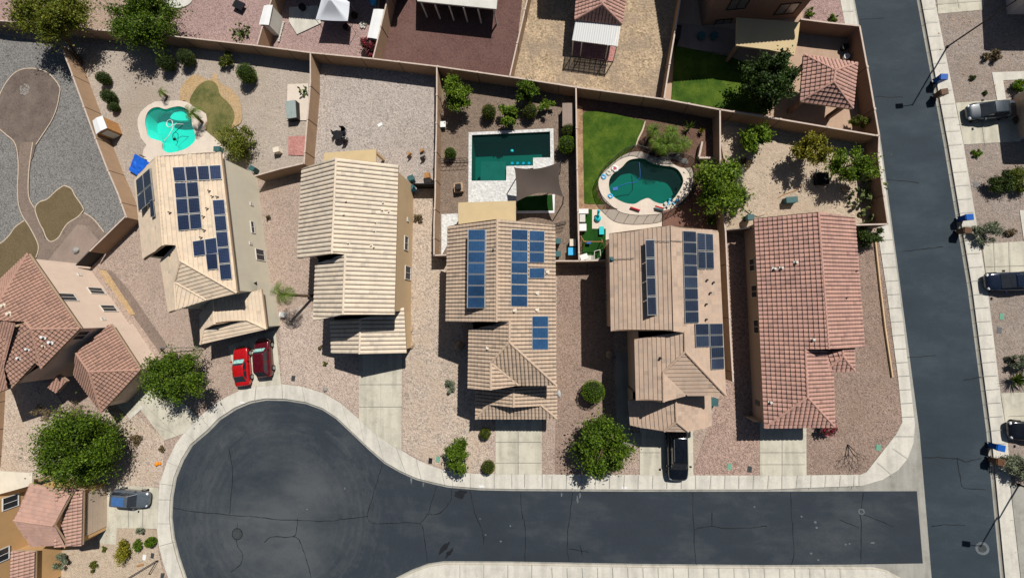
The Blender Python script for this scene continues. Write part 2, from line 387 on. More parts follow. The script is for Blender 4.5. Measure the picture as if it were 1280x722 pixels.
def tube(bm, pts, r, n=8, mi=0, cap=True):
    pts = [Vector(p) for p in pts]; rings = []
    rs = r if isinstance(r, (list, tuple)) else [r]*len(pts)
    for i, p in enumerate(pts):
        a = pts[max(0, i-1)]; b = pts[min(len(pts)-1, i+1)]; d = (b-a).normalized()
        u = d.orthogonal().normalized() if abs(d.z) < .99 else Vector((1, 0, 0)); u = (u-d*u.dot(d)).normalized(); v = d.cross(u)
        rings.append([bm.verts.new(p+(u*math.cos(2*PI*k/n)+v*math.sin(2*PI*k/n))*rs[i]) for k in range(n)])
    for a, b in zip(rings, rings[1:]):
        for k in range(n): bm.faces.new((a[k], a[(k+1) % n], b[(k+1) % n], b[k])).material_index = mi
    if cap:
        bm.faces.new(rings[0][::-1]).material_index = mi; bm.faces.new(rings[-1]).material_index = mi
def prism(bm, pts, z0, z1, mi=0):
    n = len(pts)
    lo = [bm.verts.new((p[0], p[1], z0)) for p in pts]; hi = [bm.verts.new((p[0], p[1], z1)) for p in pts]
    bm.faces.new(lo[::-1]).material_index = mi; bm.faces.new(hi).material_index = mi
    for i in range(n): bm.faces.new((lo[i], lo[(i+1) % n], hi[(i+1) % n], hi[i])).material_index = mi
def area2(pts): return sum(pts[i][0]*pts[(i+1) % len(pts)][1]-pts[(i+1) % len(pts)][0]*pts[i][1] for i in range(len(pts)))
def ccw(pts): return pts if area2(pts) > 0 else pts[::-1]
def inpoly(x, y, poly):
    c = False; n = len(poly); j = n-1
    for i in range(n):
        xi, yi = poly[i][0], poly[i][1]; xj, yj = poly[j][0], poly[j][1]
        if (yi > y) != (yj > y) and x < (xj-xi)*(y-yi)/(yj-yi+1e-12)+xi: c = not c
        j = i
    return c
def smooth_loop(pts, k=6):
    out = []; n = len(pts)
    for i in range(n):
        p0, p1, p2, p3 = [Vector(pts[(i+j-1) % n][:2]) for j in range(4)]
        for s in range(k):
            t = s/k
            out.append(.5*((2*p1)+(p2-p0)*t+(2*p0-5*p1+4*p2-p3)*t*t+(3*p1-p0-3*p2+p3)*t**3))
    return out
def smooth_line(pts, k=6):
    out = []; n = len(pts)
    for i in range(n-1):
        p0, p1, p2, p3 = [Vector(pts[max(0, min(n-1, i+j-1))][:2]) for j in range(4)]
        for s in range(k):
            t = s/k
            out.append(.5*((2*p1)+(p2-p0)*t+(2*p0-5*p1+4*p2-p3)*t*t+(3*p1-p0-3*p2+p3)*t**3))
    out.append(Vector(pts[-1][:2])); return out
def gp(pts, z=0, sm=False):
    w = [P(x, y, z) for x, y in pts]; w = [Vector((p.x, p.y)) for p in w]
    return smooth_loop(w) if sm else w
def offs(poly, d):
    """inset (d>0) a ccw polygon"""
    poly = ccw(list(poly)); n = len(poly); out = []
    for i in range(n):
        a, b, c = [Vector(poly[(i+k-1) % n][:2]) for k in range(3)]
        e1 = (b-a).normalized(); e2 = (c-b).normalized()
        n1 = Vector((-e1.y, e1.x)); n2 = Vector((-e2.y, e2.x)); m = n1+n2
        q = m.length_squared
        out.append(b+m*(2*d/q) if q > .3 else b+n1*d)
    return out
HOLES = []       # ground openings (road bed, pools) every sheet respects
def sheet(name, poly, level, m, kind='structure', label=None, parent=None, holes=True, cat=None, z=None):
    poly = [Vector(p[:2]) for p in ccw(list(poly))]
    zz = level*.004 if z is None else z
    verts = list(poly); edges = [(i, (i+1) % len(poly)) for i in range(len(poly))]
    hs = HOLES if holes else []
    for h in hs:
        b = len(verts); verts += [Vector(p[:2]) for p in h]; edges += [(b+i, b+(i+1) % len(h)) for i in range(len(h))]
    ov, oe, of, *_ = delaunay_2d_cdt(verts, edges, [], 0, 1e-4)
    bm = BM(); vv = [bm.verts.new((p.x, p.y, zz)) for p in ov]
    for f in of:
        cx = sum(ov[i].x for i in f)/len(f); cy = sum(ov[i].y for i in f)/len(f)
        if inpoly(cx, cy, poly) and not any(inpoly(cx, cy, h) for h in hs):
            g = bm.faces.new([vv[i] for i in f]); g.normal_update()
            if g.normal.z < 0: g.normal_flip()
    bmesh.ops.delete(bm, geom=[v for v in bm.verts if not v.link_faces], context='VERTS')
    o = obj(name, bm, m, parent)
    if kind: o['kind'] = kind
    if label: o['label'] = label
    return o
def ribbon(name, line, w, level, m, parent=None, z=None, kind=None, closed=False, vary=0):
    """flat band along a ground polyline"""
    zz = level*.004 if z is None else z; bm = BM(); n = len(line); rows = []
    for i in range(n):
        a = line[(i-1) % n] if (closed or i) else line[0]; b = line[(i+1) % n] if (closed or i < n-1) else line[-1]
        d = (Vector(b[:2])-Vector(a[:2])).normalized(); q = Vector((-d.y, d.x)); ww = w*(1+vary*(random.random()-.5))
        p = Vector(line[i][:2]); rows.append((bm.verts.new((*(p+q*ww/2), zz)), bm.verts.new((*(p-q*ww/2), zz))))
    for i in range(n if closed else n-1):
        a, b = rows[i], rows[(i+1) % n]
        bm.faces.new((a[1], b[1], b[0], a[0]))
    o = obj(name, bm, m, parent)
    if kind: o['kind'] = kind
    return o
# ================================================================== GROUND, ROADS
street_w = [(989, -600), (1069.5, 0), (1103, 180), (1127, 360), (1151, 542), (1166, 722), (1243, 1300)]
street_e = [(1045, -600), (1147.5, 0), (1181, 180), (1211, 360), (1234.5, 540), (1252, 722), (1322, 1300)]
side_n = [(1147.5, 614), (1060, 614.2), (960, 614.5), (800, 614.6), (640, 613.7), (600, 612.8), (560, 609.5), (540, 605), (520, 600), (500, 591), (480, 579.5),
          (460, 562), (440, 543), (420, 524), (402.5, 512.5), (382, 505), (357, 501), (332, 500.5), (313, 504), (295, 511.5), (275, 524.5),
          (260, 540), (252, 542), (240, 557), (229, 575), (220, 597), (215.5, 622), (214.5, 647), (217.5, 672), (224, 697), (232.5, 722)]
side_n.remove((252, 542))
side_s = [(252, 752), (280, 772), (320, 785), (370, 786), (415, 775), (455, 752), (480, 734), (495, 722), (515, 712), (535, 704.5), (555, 701.5), (640, 702), (800, 705),
          (960, 706.5), (1060, 706), (1155, 704.5)]
corner_n = [(1147, 530), (1145, 554), (1137.5, 574.5), (1125, 589.5), (1105, 602), (1078, 610)]
corner_s = [(1092, 707), (1110, 711), (1130, 722), (1152, 745), (1168, 780)]
bulb = gp(side_n[2:] + side_s[:-2])
asphalt_side = gp(side_n) + gp(side_s)
opening = gp(street_w[:5][:-1] + corner_n + side_n[2:] + side_s[:-2] + corner_s + street_w[-1:] + street_e[::-1])
opening = offs(opening, -.28)
HOLES.append(opening)
# swimming pools (openings in the ground)
pool1 = gp([(182.5, 152), (185, 142), (191, 136), (199, 134.5), (207.5, 137), (215, 135), (225, 133.5), (234, 137), (239, 145), (241, 156), (244, 166), (244.5, 176), (238, 183),
            (231, 187), (220, 190.5), (210, 191), (204, 186.6), (203, 178), (195, 175), (187, 171.6), (184, 163)], 0, True)
pool2 = gp([(590, 169.4), (687.6, 165), (688, 197.3), (666.4, 197.6), (666.4, 207.3), (633, 208), (632.8, 226), (589.5, 226.4)])
pool3 = gp([(776.5, 210), (786.5, 200.6), (803, 198.5), (815, 204), (826, 207), (843, 210), (851, 218), (853.5, 228), (848, 240), (840, 250), (828, 254.8), (818, 252.5),
            (810, 248), (801.5, 250.5), (793, 255), (781.5, 254), (770, 248.5), (763, 241.6), (761, 229), (765, 219)], 0, True)
for p in (pool1, pool2, pool3): HOLES.append(ccw(p))

g = sheet('ground', [(-400, -400), (400, -400), (400, 400), (-400, 400)], 0, M['far'])
LV = [1]
def region(name, px, mat, sm=False, kind='structure', lv=None, **k):
    LV[0] += 1 if lv is None else 0
    return sheet(name, gp(px, 0, sm), lv if lv is not None else LV[0]*.5, M[mat], kind, **k)
# --- road bed: gutter concrete, asphalt on it
HO = HOLES[:]; HOLES.clear()
sheet('gutter', opening, 0, M['old_concrete'], z=-.124)
bc = P(352, 645); RC = (bc.x, bc.y, 0)
M['asphalt'] = mat_asphalt('asphalt', RC, (P(490, 645)-bc).length)
M['asphalt_street'] = mat_asphalt('asphalt_street', (0, 300, 0), 5, (52, 62, 69), (72, 82, 88))
street = sheet('street', gp(street_w)+gp(street_e[::-1]), 0, M['asphalt_street'], z=-.12)
road = sheet('cul_de_sac_road', asphalt_side, 0, M['asphalt'], z=-.1195)
HOLES.extend(HO)
# --- kerb round the whole opening
bm = BM(); n = len(opening); rows = []
outer = offs(opening, -.16); lip = offs(opening, .12); far_ = offs(opening, -.3)
for i in range(n):
    rows.append([bm.verts.new((*lip[i], -.123)), bm.verts.new((*opening[i], -.02)), bm.verts.new((*outer[i], .045)), bm.verts.new((*far_[i], .035))])
for i in range(n):
    a, b = rows[i], rows[(i+1) % n]
    for k in range(3): bm.faces.new((a[k], b[k], b[k+1], a[k+1]))
bmesh.ops.recalc_face_normals(bm, faces=bm.faces)
o = obj('kerb', bm, M['kerb']); o['kind'] = 'structure'
# sidewalks
walk = [(965, -600), (1050, 0), (1080, 160), (1099, 305), (1107.5, 360), (1122.5, 475), (1127.5, 527), (1120, 542), (1082.5, 589.5), (1075, 592.5), (960, 593.7),
        (800, 593), (640, 592), (600, 591.5), (575, 590), (552, 586), (535, 580), (520, 573), (495, 558), (470, 542), (449, 523.5), (427, 504), (405, 491), (377, 482.5),
        (352, 479.5), (320, 482), (300, 487.5), (275, 500), (250, 520), (231, 540), (220, 554.5), (209, 577), (200, 604), (197.5, 624.5), (196, 654.5),
        (199, 682), (205, 704.5), (211, 722), (232, 765), (275, 798), (330, 808), (400, 800), (455, 775), (500, 748), (525, 735), (560, 727), (640, 727), (1060, 730),
        (1090, 735), (1115, 752), (1130, 790), (1150, 860), (1222, 1300), (1345, 1300), (1275, 722), (1264, 610), (1258, 542), (1251, 500), (1233.7, 360), (1203.7, 180), (1168, 0), (1066, -600)]
region('front_gravel_yard', [(-40, 330), (90, 330), (160, 270), (330, 225), (545, 225), (560, 315), (945, 320), (1068, 275), (1105, 290), (1300, 290), (1300, 800), (-40, 800)], 'ground')
region('light_front_gravel', [(350, 392), (380, 380), (410, 400), (449, 430), (449, 524), (427, 503), (405, 490), (377, 481), (352, 478.5)], 'front_light')
region('light_front_gravel', [(503, 420), (560, 400), (600, 480), (619, 540), (619, 592), (575, 589), (552, 585), (520, 571), (503, 562)], 'front_light')
region('grey_gravel_yard', [(-120, 20), (78, 58), (162, 275), (133, 293), (95, 332), (20, 335), (-120, 340)], 'grey_gravel')
region('backyard_dirt', [(76, 52), (389, 72), (384, 207), (322, 222), (300, 240), (170, 280), (158, 270)], 'dirt')
region('pale_gravel_backyard', [(388, 72), (547, 92), (546, 236), (500, 236), (380, 215)], 'pale_gravel')
region('side_gravel_strip', [(510, 236), (557, 236), (560, 330), (575, 400), (600, 520), (617, 591), (560, 588), (520, 570), (505, 560), (505, 400)], 'pale_pebble')
region('taupe_gravel_backyard', [(547, 90), (722, 116), (725, 328), (694, 332), (545, 322)], 'taupe_gravel')
region('planter_mulch', [(722, 116), (902, 146), (908, 295), (870, 290), (722, 330)], 'mulch')
region('pale_dirt_backyard', [(901, 143), (1099, 172), (1110, 285), (1068, 285), (908, 292)], 'pale_dirt')
region('mauve_gravel_front', [(-80, -60), (40, -60), (50, 40), (-80, 24)], 'mauve_gravel')
region('mauve_gravel_backyard', [(200, -80), (484, -80), (466, 82), (210, 52)], 'mauve_gravel')
region('red_gravel_backyard', [(484, -80), (665, -80), (641, 102), (466, 82)], 'red_gravel')
region('dry_straw_backyard', [(662, -80), (858, -80), (830, 132), (641, 104)], 'straw')
region('taupe_patio_yard', [(852, -60), (1050, -60), (1075, 30), (1099, 175), (830, 132)], 'patio')
region('corner_gravel_front', [(1003, -60), (1045, -60), (1058, 30), (1003, 25)], 'mauve_gravel')
region('side_gravel_shade', [(697, 333), (765, 333), (770, 595), (694, 595)], 'brown_gravel')
region('side_gravel_dirt', [(908, 292), (945, 292), (955, 594), (864, 594), (905, 480)], 'pink_gravel')
region('east_side_gravel', [(1065, 283), (1098, 300), (1122, 475), (1127.5, 528), (1120, 542), (1080, 592), (1006, 594), (1006, 470), (1060, 440)], 'brown_gravel')
region('east_front_gravel', [(1166, -60), (1420, -60), (1420, 620), (1262, 610), (1203, 180), (1168, 15)], 'east_gravel')
region('pebble_front_yard', [(-60, 482), (28, 476), (62, 478), (84, 512), (128, 520), (150, 545), (140, 640), (-60, 600)], 'pale_pebble')
region('sand_front_yard', [(128, 514), (168, 515), (206, 548), (204, 600), (197, 612), (130, 612), (130, 560)], 'pale_pebble')
region('sand_garden_bed', [(40, 640), (130, 655), (197, 662), (199, 690), (215, 760), (40, 760)], 'pale_dirt')
walks = region('pavement', walk, 'concrete')
# driveways
region('driveway', [(449, 400), (503, 400), (502, 562), (495, 560), (470, 543), (449, 524.5)], 'driveway')
region('driveway', [(619.5, 505), (677, 505), (677.3, 592.8), (619.3, 592.5)], 'driveway')
region('driveway', [(799.5, 520), (866, 520), (866.5, 594), (799.5, 593.8)], 'driveway')
region('driveway', [(949.5, 520), (1007.5, 520), (1007.8, 594.2), (949.3, 594.3)], 'driveway')
region('driveway', [(286, 432), (345, 412), (352, 480.5), (320, 483), (299, 489)], 'driveway')
region('driveway', [(140, 500), (176, 470), (211, 484), (249, 521), (231, 541), (206, 550), (176, 511), (163, 522)], 'driveway')
region('driveway', [(120, 604), (199, 609), (197.3, 660), (147, 659), (146, 680), (125, 678), (120, 660)], 'driveway')
region('driveway', [(1166, -60), (1240, -60), (1228, 13), (1172, 18)], 'driveway')
region('driveway', [(1194, 129), (1262, 124), (1275, 177), (1204, 181)], 'driveway')
region('driveway', [(1227, 305), (1300, 300), (1300, 364), (1234, 363)], 'driveway')
region('driveway', [(1250, 491), (1300, 489), (1300, 552), (1259, 549)], 'driveway')
region('walkway', [(770, 440), (788, 440), (788, 540), (802, 540), (802, 556), (770, 556)], 'old_concrete')
region('walkway', [(1239, 91), (1300, 89), (1300, 99), (1253, 101), (1257, 128), (1246, 128)], 'concrete')
region('walkway', [(1273.5, 263), (1300, 262), (1300, 302), (1279, 302)], 'concrete')
region('walkway', [(160, 520), (176, 506), (180, 509), (164, 523)], 'concrete')
region('lower_apron', [(1262, 605), (1300, 607), (1300, 740), (1277, 740)], 'old_concrete')
# grey gravel garden: dirt patch, path, weedy beds
region('dirt_circle', [(40, 86), (60, 91), (75, 108), (74, 122), (72, 135), (66, 150), (58, 163), (46, 182), (40, 200), (24, 200), (18, 180), (8, 170), (-3, 160), (-8, 145), (-3, 128), (8, 105), (22, 90)], 'brown_dirt', True)
region('dirt_path', [(26, 178), (42, 178), (38, 215), (37, 245), (44, 260), (50, 280), (58, 300), (64, 303), (75, 295), (85, 280), (106, 266), (118, 274), (134, 292), (95, 332), (46, 330), (50, 310), (40, 287), (27, 265), (23, 240), (24, 205)], 'path')
region('concrete_slab', [(97, 281), (108, 282), (124, 300), (95, 331), (60, 327)], 'taupe_patio')
region('weedy_bed', [(81, 232), (90, 236), (95, 245), (105, 260), (103, 266), (97, 272), (86, 279), (80, 287), (74, 297), (65, 302), (59, 297), (55, 287), (51, 280), (45, 262), (50, 253), (60, 249), (72, 238)], 'weeds', True)
region('weedy_bed', [(31, 276), (40, 290), (48, 303), (50, 312), (45, 324), (30, 340), (-40, 350), (-40, 320), (0, 305), (12, 295), (20, 284)], 'weeds', True)
for ln in ([(46, 181), (58, 163), (66, 150), (72, 135), (75, 120), (75, 108), (60, 91), (40, 86), (22, 90), (8, 105), (-3, 128), (-8, 145), (-3, 158), (8, 168), (20, 180), (24, 205), (23, 240), (27, 265), (40, 287), (49, 307), (46, 322)],
           [(42, 178), (37, 215), (37, 245), (44, 260)],
           [(81, 232), (90, 236), (95, 245), (105, 260), (103, 266), (97, 272), (86, 279), (80, 287), (74, 297), (65, 302), (59, 297), (55, 287), (51, 280), (45, 262), (50, 253), (60, 249), (72, 238), (81, 232)],
           [(106, 266), (118, 274), (131, 290)], [(31, 276), (20, 284), (12, 295), (0, 305), (-20, 312)]):
    ribbon('garden_edging', smooth_line(gp(ln)), .13, 0, M['edging'], z=.10, kind='structure')
region('dirt_strip', [(125, 336), (140, 338), (160, 360), (210, 432), (200, 440), (150, 370)], 'path')
region('weedy_strip', [(123, 337), (134, 338), (150, 362), (170, 392), (164, 394), (144, 366)], 'orange_dirt')
region('orange_soil', [(226, 126), (228, 108), (244, 94), (262, 100), (270, 92), (276, 104), (290, 112), (300, 125), (303, 150), (292, 160), (256, 176), (236, 130)], 'orange_dirt', True)
lawnk = [(238, 128), (242, 117), (250, 106.5), (259, 101.5), (267.5, 102.5), (273, 109), (276, 119), (285, 127.5), (292, 137.5), (294, 147.5), (290, 160), (288, 176), (276, 182), (262, 172), (258, 163), (260, 151), (256, 142), (247, 137)]
region('lawn', lawnk, 'lawn_dry', True, 'stuff', label='dry green kidney shaped lawn beside the small turquoise pool', cat='lawn')
ribbon('lawn_edging', smooth_line(gp([(237, 126), (241, 116), (250, 105.5), (259, 100.5), (268, 101.5), (274, 108), (277, 119), (286, 127), (293.5, 137), (295, 148), (291, 160)])), .16, 0, M['cream'], z=.08, kind='structure')
region('pool_deck', [(173, 158), (173, 149), (177, 140), (186, 132), (195, 127.5), (210, 127), (224, 126), (235, 128), (243, 134), (252, 138.5), (258.5, 143), (259.5, 151), (256, 162), (268, 172), (280, 183), (282, 205), (200, 214), (188, 206), (179, 197), (180, 188), (184, 182), (177, 173)], 'paleconc')
region('brick_patch', [(361, 171), (382, 170), (382, 195), (361, 194)], 'pink_paver')
region('spa_slab', [(360, 106), (386, 105), (386, 151), (359, 151)], 'paleconc')
region('pool_coping', [(586, 166), (691.8, 161), (692.5, 207), (646.4, 213), (646.4, 254), (573, 256), (573, 282), (552, 320), (552, 268), (573, 267), (585.5, 252)], 'paver')
region('turf_patch', [(646, 246), (690.5, 244), (691, 263), (646, 263.5)], 'turf', False, 'stuff', label='square of artificial turf below the shade sail', cat='lawn')
ribbon('turf_border', gp([(692, 243), (692.3, 264.8), (645, 265.2)]), .3, 0, M['white'], z=.06, kind='structure')
region('brick_edge_strip', [(721, 132), (728, 134), (730, 255), (757, 257), (757, 264), (723, 264)], 'brick')
region('lawn', [(728, 143), (733, 140), (752, 139.5), (780, 146), (806, 151.5), (802, 163), (797, 173), (794, 183), (778, 195), (760, 210), (750, 222), (745, 236), (748, 247), (756, 256), (730, 254.5)], 'lawn', False, 'stuff', label='bright green lawn beside the kidney pool with the mesh fence', cat='lawn')
ribbon('lawn_edging', smooth_line(gp([(806, 151.5), (803, 163), (798, 173), (794, 183)])), .18, 0, M['edging'], z=.08, kind='structure')
ribbon('lawn_edging', gp([(728, 142), (729.8, 255.4), (757, 257)]), .16, 0, M['edging'], z=.07, kind='structure')
region('pool_deck', [(757, 262), (827, 262), (827, 286), (757, 300), (740, 286), (740, 262)], 'paleconc')
region('pool_deck', [(748, 232), (752, 218), (766, 204), (782, 193), (800, 190), (815, 196), (830, 199), (846, 200), (862, 208), (866, 222), (862, 240), (850, 254), (832, 263), (800, 265), (776, 263), (756, 252)], 'paleconc', True)
region('red_paver_patio', [(828, 264), (850, 258), (866, 240), (866, 205), (880, 180), (893, 160), (899, 200), (900, 292), (872, 285), (828, 285)], 'red_paver')
region('turf_patch', [(728, 262), (740, 262), (740, 286), (757, 286), (757, 326), (728, 326)], 'turf', False, 'stuff', label='strip of artificial turf with play things beside the house', cat='lawn')
region('gazebo_slab', [(716, 50), (771, 57), (766, 78), (716, 71)], 'pink_paver')
region('taupe_patio', [(846, 30), (918, 38), (920, 70), (846, 60)], 'taupe_patio')
region('lawn', [(843, 58), (914, 72), (935, 82), (960, 100), (958, 144), (839, 127)], 'lawn', False, 'stuff', label='long green lawn behind the brown house, half in shade', cat='lawn')
region('patio', [(362, 10), (398, 8), (402, 30), (372, 44), (362, 28)], 'concrete')
region('pool_ledge_bed', [(838, 200), (862, 186), (868, 206), (852, 210)], 'mulch', True)
for q in ([(900, 165), (925, 160), (960, 170), (990, 205), (985, 225), (955, 268), (930, 262), (912, 230)],):
    region('sand_patch', q, 'pale_dirt', True)
# ---- details on pavement and asphalt
def jointline(a, b, w=.035, z=None, parent=walks):
    pa, pb = P(*a), P(*b); return ribbon('joint', [pa, pb], w, 0, M['joint'], parent, z=z if z is not None else LV[0]*.002+.006)
jb = BM()
def jl(bm, a, b, w=.035, z=None):
    w = min(w, .035)
    z = z if z is not None else LV[0]*.002+.008
    pa, pb = P(a[0], a[1], z), P(b[0], b[1], z); d = (pb-pa).normalized(); q = Vector((-d.y, d.x, 0))*w/2
    bm.faces.new([bm.verts.new(v) for v in (pa-q, pb-q, pb+q, pa+q)])
for x in range(690, 1080, 18): jl(jb, (x+random.random()*2, 593.6), (x, 610.5))
for x in (640, 656, 678, 618, 588, 566): jl(jb, (x, 591.5), (x, 609))
for x in range(690, 1062, 19): jl(jb, (x, 709), (x+1, 730))
for x in (575, 605, 635, 665): jl(jb, (x, 705), (x, 727))
for y in range(-40, 30, 18): jl(jb, (1050+y*.134, y), (1066+y*.134, y-1))
for y in range(300, 525, 17): jl(jb, (1099+(y-305)*.13, y), (1114.5+(y-279)*.134, y-1))
for y in range(-40, 600, 17):
    xe = 1168+y*.2 if y < 180 else (1203.7+(y-180)*.167 if y < 360 else 1233.7+(y-360)*.128); xs = 1147.5+y*.186 if y < 180 else (1181+(y-180)*.167 if y < 360 else 1211+(y-360)*.13)
    jl(jb, (xs+3.5, y), (xe, y-1.2))
jl(jb, (1075, 593), (1075, 609)); jl(jb, (1117, 560), (1137, 574)); jl(jb, (1120, 545), (1144, 545)); jl(jb, (1098, 578), (1118, 595))
an = [(427, 504, 439, 540), (377, 482.5, 381, 501), (352, 479.5, 353, 498), (320, 482, 318, 501), (275, 500, 283, 517), (250, 520, 262, 535), (231, 540, 245, 551), (209, 577, 226, 584),
      (200, 604, 216, 606), (197, 624, 213, 624), (196, 654, 212, 654), (199, 682, 217, 677), (495, 558, 508, 593), (470, 542, 480, 576), (449, 524, 456, 556), (520, 573, 527, 600), (552, 587, 556, 606), (405, 491, 412, 514)]
for a in an: jl(jb, a[:2], a[2:], .045)
for q in ([(449, 480), (503, 480)], [(449, 508), (503, 508)], [(476, 450), (476, 545)], [(619.5, 552), (677, 552)], [(619.5, 578), (677, 578)], [(648, 530), (648, 592)],
          [(799.5, 565), (832, 565)], [(949.5, 565), (1007, 565)], [(978.5, 540), (978.5, 594)], [(949.5, 580), (1007, 580)], [(160, 610), (160, 659)], [(178, 609), (178, 660)],
          [(190, 528), (215, 540)], [(180, 505), (222, 546)], [(200, 495), (240, 530)], [(1243, 302), (1246, 363)], [(1262, 301), (1264, 364)], [(1232, 333), (1300, 331)], [(1262, 520), (1300, 518)],
          [(1225, 128), (1232, 180)], [(1198, 155), (1268, 151)], [(1170, 5), (1230, 0)], [(1200, 10), (1195, -20)], [(1264, 650), (1300, 648)], [(1270, 690), (1300, 688)]):
    jl(jb, q[0], q[1], .045)
obj('joint', jb, M['joint'], walks)
def zroad(): return -.116
tb = BM()
def crack(pts, w=.07, bmx=None):
    pp = smooth_line(gp(pts), 5); out = []
    for i, p in enumerate(pp):
        out.append(Vector((p.x+random.uniform(-.05, .05), p.y+random.uniform(-.05, .05), 0)))
    rows = []
    for i, p in enumerate(out):
        a = out[max(0, i-1)]; b = out[min(len(out)-1, i+1)]; d = (b-a).normalized(); q = Vector((-d.y, d.x, 0))*w*random.uniform(.3, .75)
        rows.append((tb.verts.new((*(p+q).xy, -.1155)), tb.verts.new((*(p-q).xy, -.1155))))
    for a, b in zip(rows, rows[1:]): tb.faces.new((a[1], b[1], b[0], a[0]))
for c in ([(215, 635), (240, 639), (290, 644), (320, 646), (345, 649), (372, 650.5), (405, 651.5), (430, 649), (459, 645)],
          [(477, 580), (470, 605), (464, 625), (459, 645), (466, 654), (495, 654), (524, 655), (530, 675), (534, 703)],
          [(524, 655), (534, 643), (540, 625), (545, 608)], [(534, 643), (545, 643), (555, 637), (563, 625), (564, 611)], [(587, 613), (593, 640), (603, 665), (604, 680)],
          [(371, 648), (370, 660), (366, 671), (340, 671), (329, 678)], [(366, 671), (373, 675), (380, 692), (386, 712), (388, 722)],
          [(608, 560), (609, 560)], [(651, 616), (652, 640), (656, 660), (656, 702)], [(716, 616), (713, 640), (710, 665), (709, 690), (712, 703)],
          [(866, 616), (867, 650), (869, 690), (871, 706)], [(869, 662), (885, 658), (920, 661), (960, 657)], [(890, 640), (891, 658)],
          [(989, 616), (991, 650), (993, 690), (990, 706)], [(1080, 616), (1077, 640), (1078, 670), (1077, 705)], [(1078, 642), (1098, 650), (1118, 658)], [(1050, 650), (1075, 660)],
          [(1155, 572), (1180, 572), (1200, 574), (1208, 577), (1228, 573)], [(1198, 573), (1202, 600), (1207, 610), (1233, 612)], [(1165, 658), (1185, 656), (1208, 657)],
          [(608, 580), (609, 580)], [(1128, 314), (1150, 312), (1180, 308)], [(1135, 447), (1170, 444)], [(1206, 475), (1228, 471)], [(1110, 224), (1150, 228)], [(1076, 24), (1105, 22)], [(1095, 120), (1130, 121)],
          [(296, 654), (295, 680), (302, 692), (300, 705), (288, 715)], [(285, 560), (290, 590), (288, 620), (286, 642)], [(725, 681), (728, 694)], [(710, 686), (735, 690)]):
    if len(c) > 2 or abs(c[0][0]-c[1][0])+abs(c[0][1]-c[1][1]) > 3: crack(c)
obj('tar_seam', tb, M['tar'], road)
def manhole(px, py, r, par):
    w = P(px, py, -.11); bm = BM()
    for rr, z, mi in ((r, -.1135, 0), (r*(.62 if px > 1000 else .86), -.111, 1)):
        vs = [bm.verts.new((w.x+rr*math.cos(a*PI/14), w.y+rr*math.sin(a*PI/14), z)) for a in range(28)]
        bm.faces.new(vs).material_index = mi
    for k in range(6):
        a = k*PI/3; box(bm, (w.x+r*.35*math.cos(a), w.y+r*.35*math.sin(a), -.109), (.08, .05, .006), a, 1)
    o = obj('manhole_cover', bm, [M['chalk' if px > 1000 else 'tar'], M['iron']]); return o
tag(manhole(1228, 685, .62, street), 'round iron manhole cover in a concrete ring on the wide street', 'manhole')
tag(manhole(296.5, 667, .68, road), 'round iron manhole cover in the turning circle asphalt', 'manhole')
tag(manhole(1077, 639, .3, road), 'small round valve cover near the junction of the two roads', 'manhole')
# pale scuffs, paint crew marks and oil stain
def blotch(px, py, rx, ry, mat, par, rot=0, n=14, z=-.1165):
    w = P(px, py, z); pts = []
    for k in range(n):
        a = 2*PI*k/n; rr = random.uniform(.55, 1.1); x, y = rx*rr*math.cos(a), ry*rr*math.sin(a)
        pts.append(Vector((w.x+x*math.cos(rot)-y*math.sin(rot), w.y+x*math.sin(rot)+y*math.cos(rot))))
    bm = BM(); bm.faces.new([bm.verts.new((*p, z)) for p in smooth_loop(pts, 3)])
    return bm
for i, (x, y, a, b, mt) in enumerate(((555, 685, 1.1, .3, 'tar'), (562, 690, .9, .25, 'tar'), (576, 617, .8, .5, 'tar'), (722, 624, .12, .5, 'chalk'), (725, 619, .1, .35, 'chalk'), (514, 600, .1, .4, 'chalk'), (529, 605, .12, .35, 'chalk'), (702, 618, .1, .2, 'chalk'),
        (607, 668, .12, .1, 'chalk'), (626, 676, .14, .1, 'chalk'), (638, 657, .12, .1, 'chalk'), (431, 610, .1, .16, 'chalk'), (384, 636, .15, .08, 'chalk'), (1002, 645, .1, .1, 'chalk'), (1019, 652, .16, .16, 'chalk'),
        (1021, 659, .12, .12, 'chalk'), (1014, 691, .2, .12, 'chalk'), (1057, 680, .12, .1, 'chalk'), (1062, 679, .1, .1, 'chalk'), (1091, 678, .22, .08, 'chalk'), (1023, 699, .12, .1, 'chalk'), (943, 633, .1, .1, 'chalk'), (600, 648, .1, .08, 'chalk'))):
    o = obj('asphalt_stain', blotch(x, y, a, b, mt, road, rot=.9 if mt == 'tar' and i < 2 else 0, z=-.1162), M[mt], road)

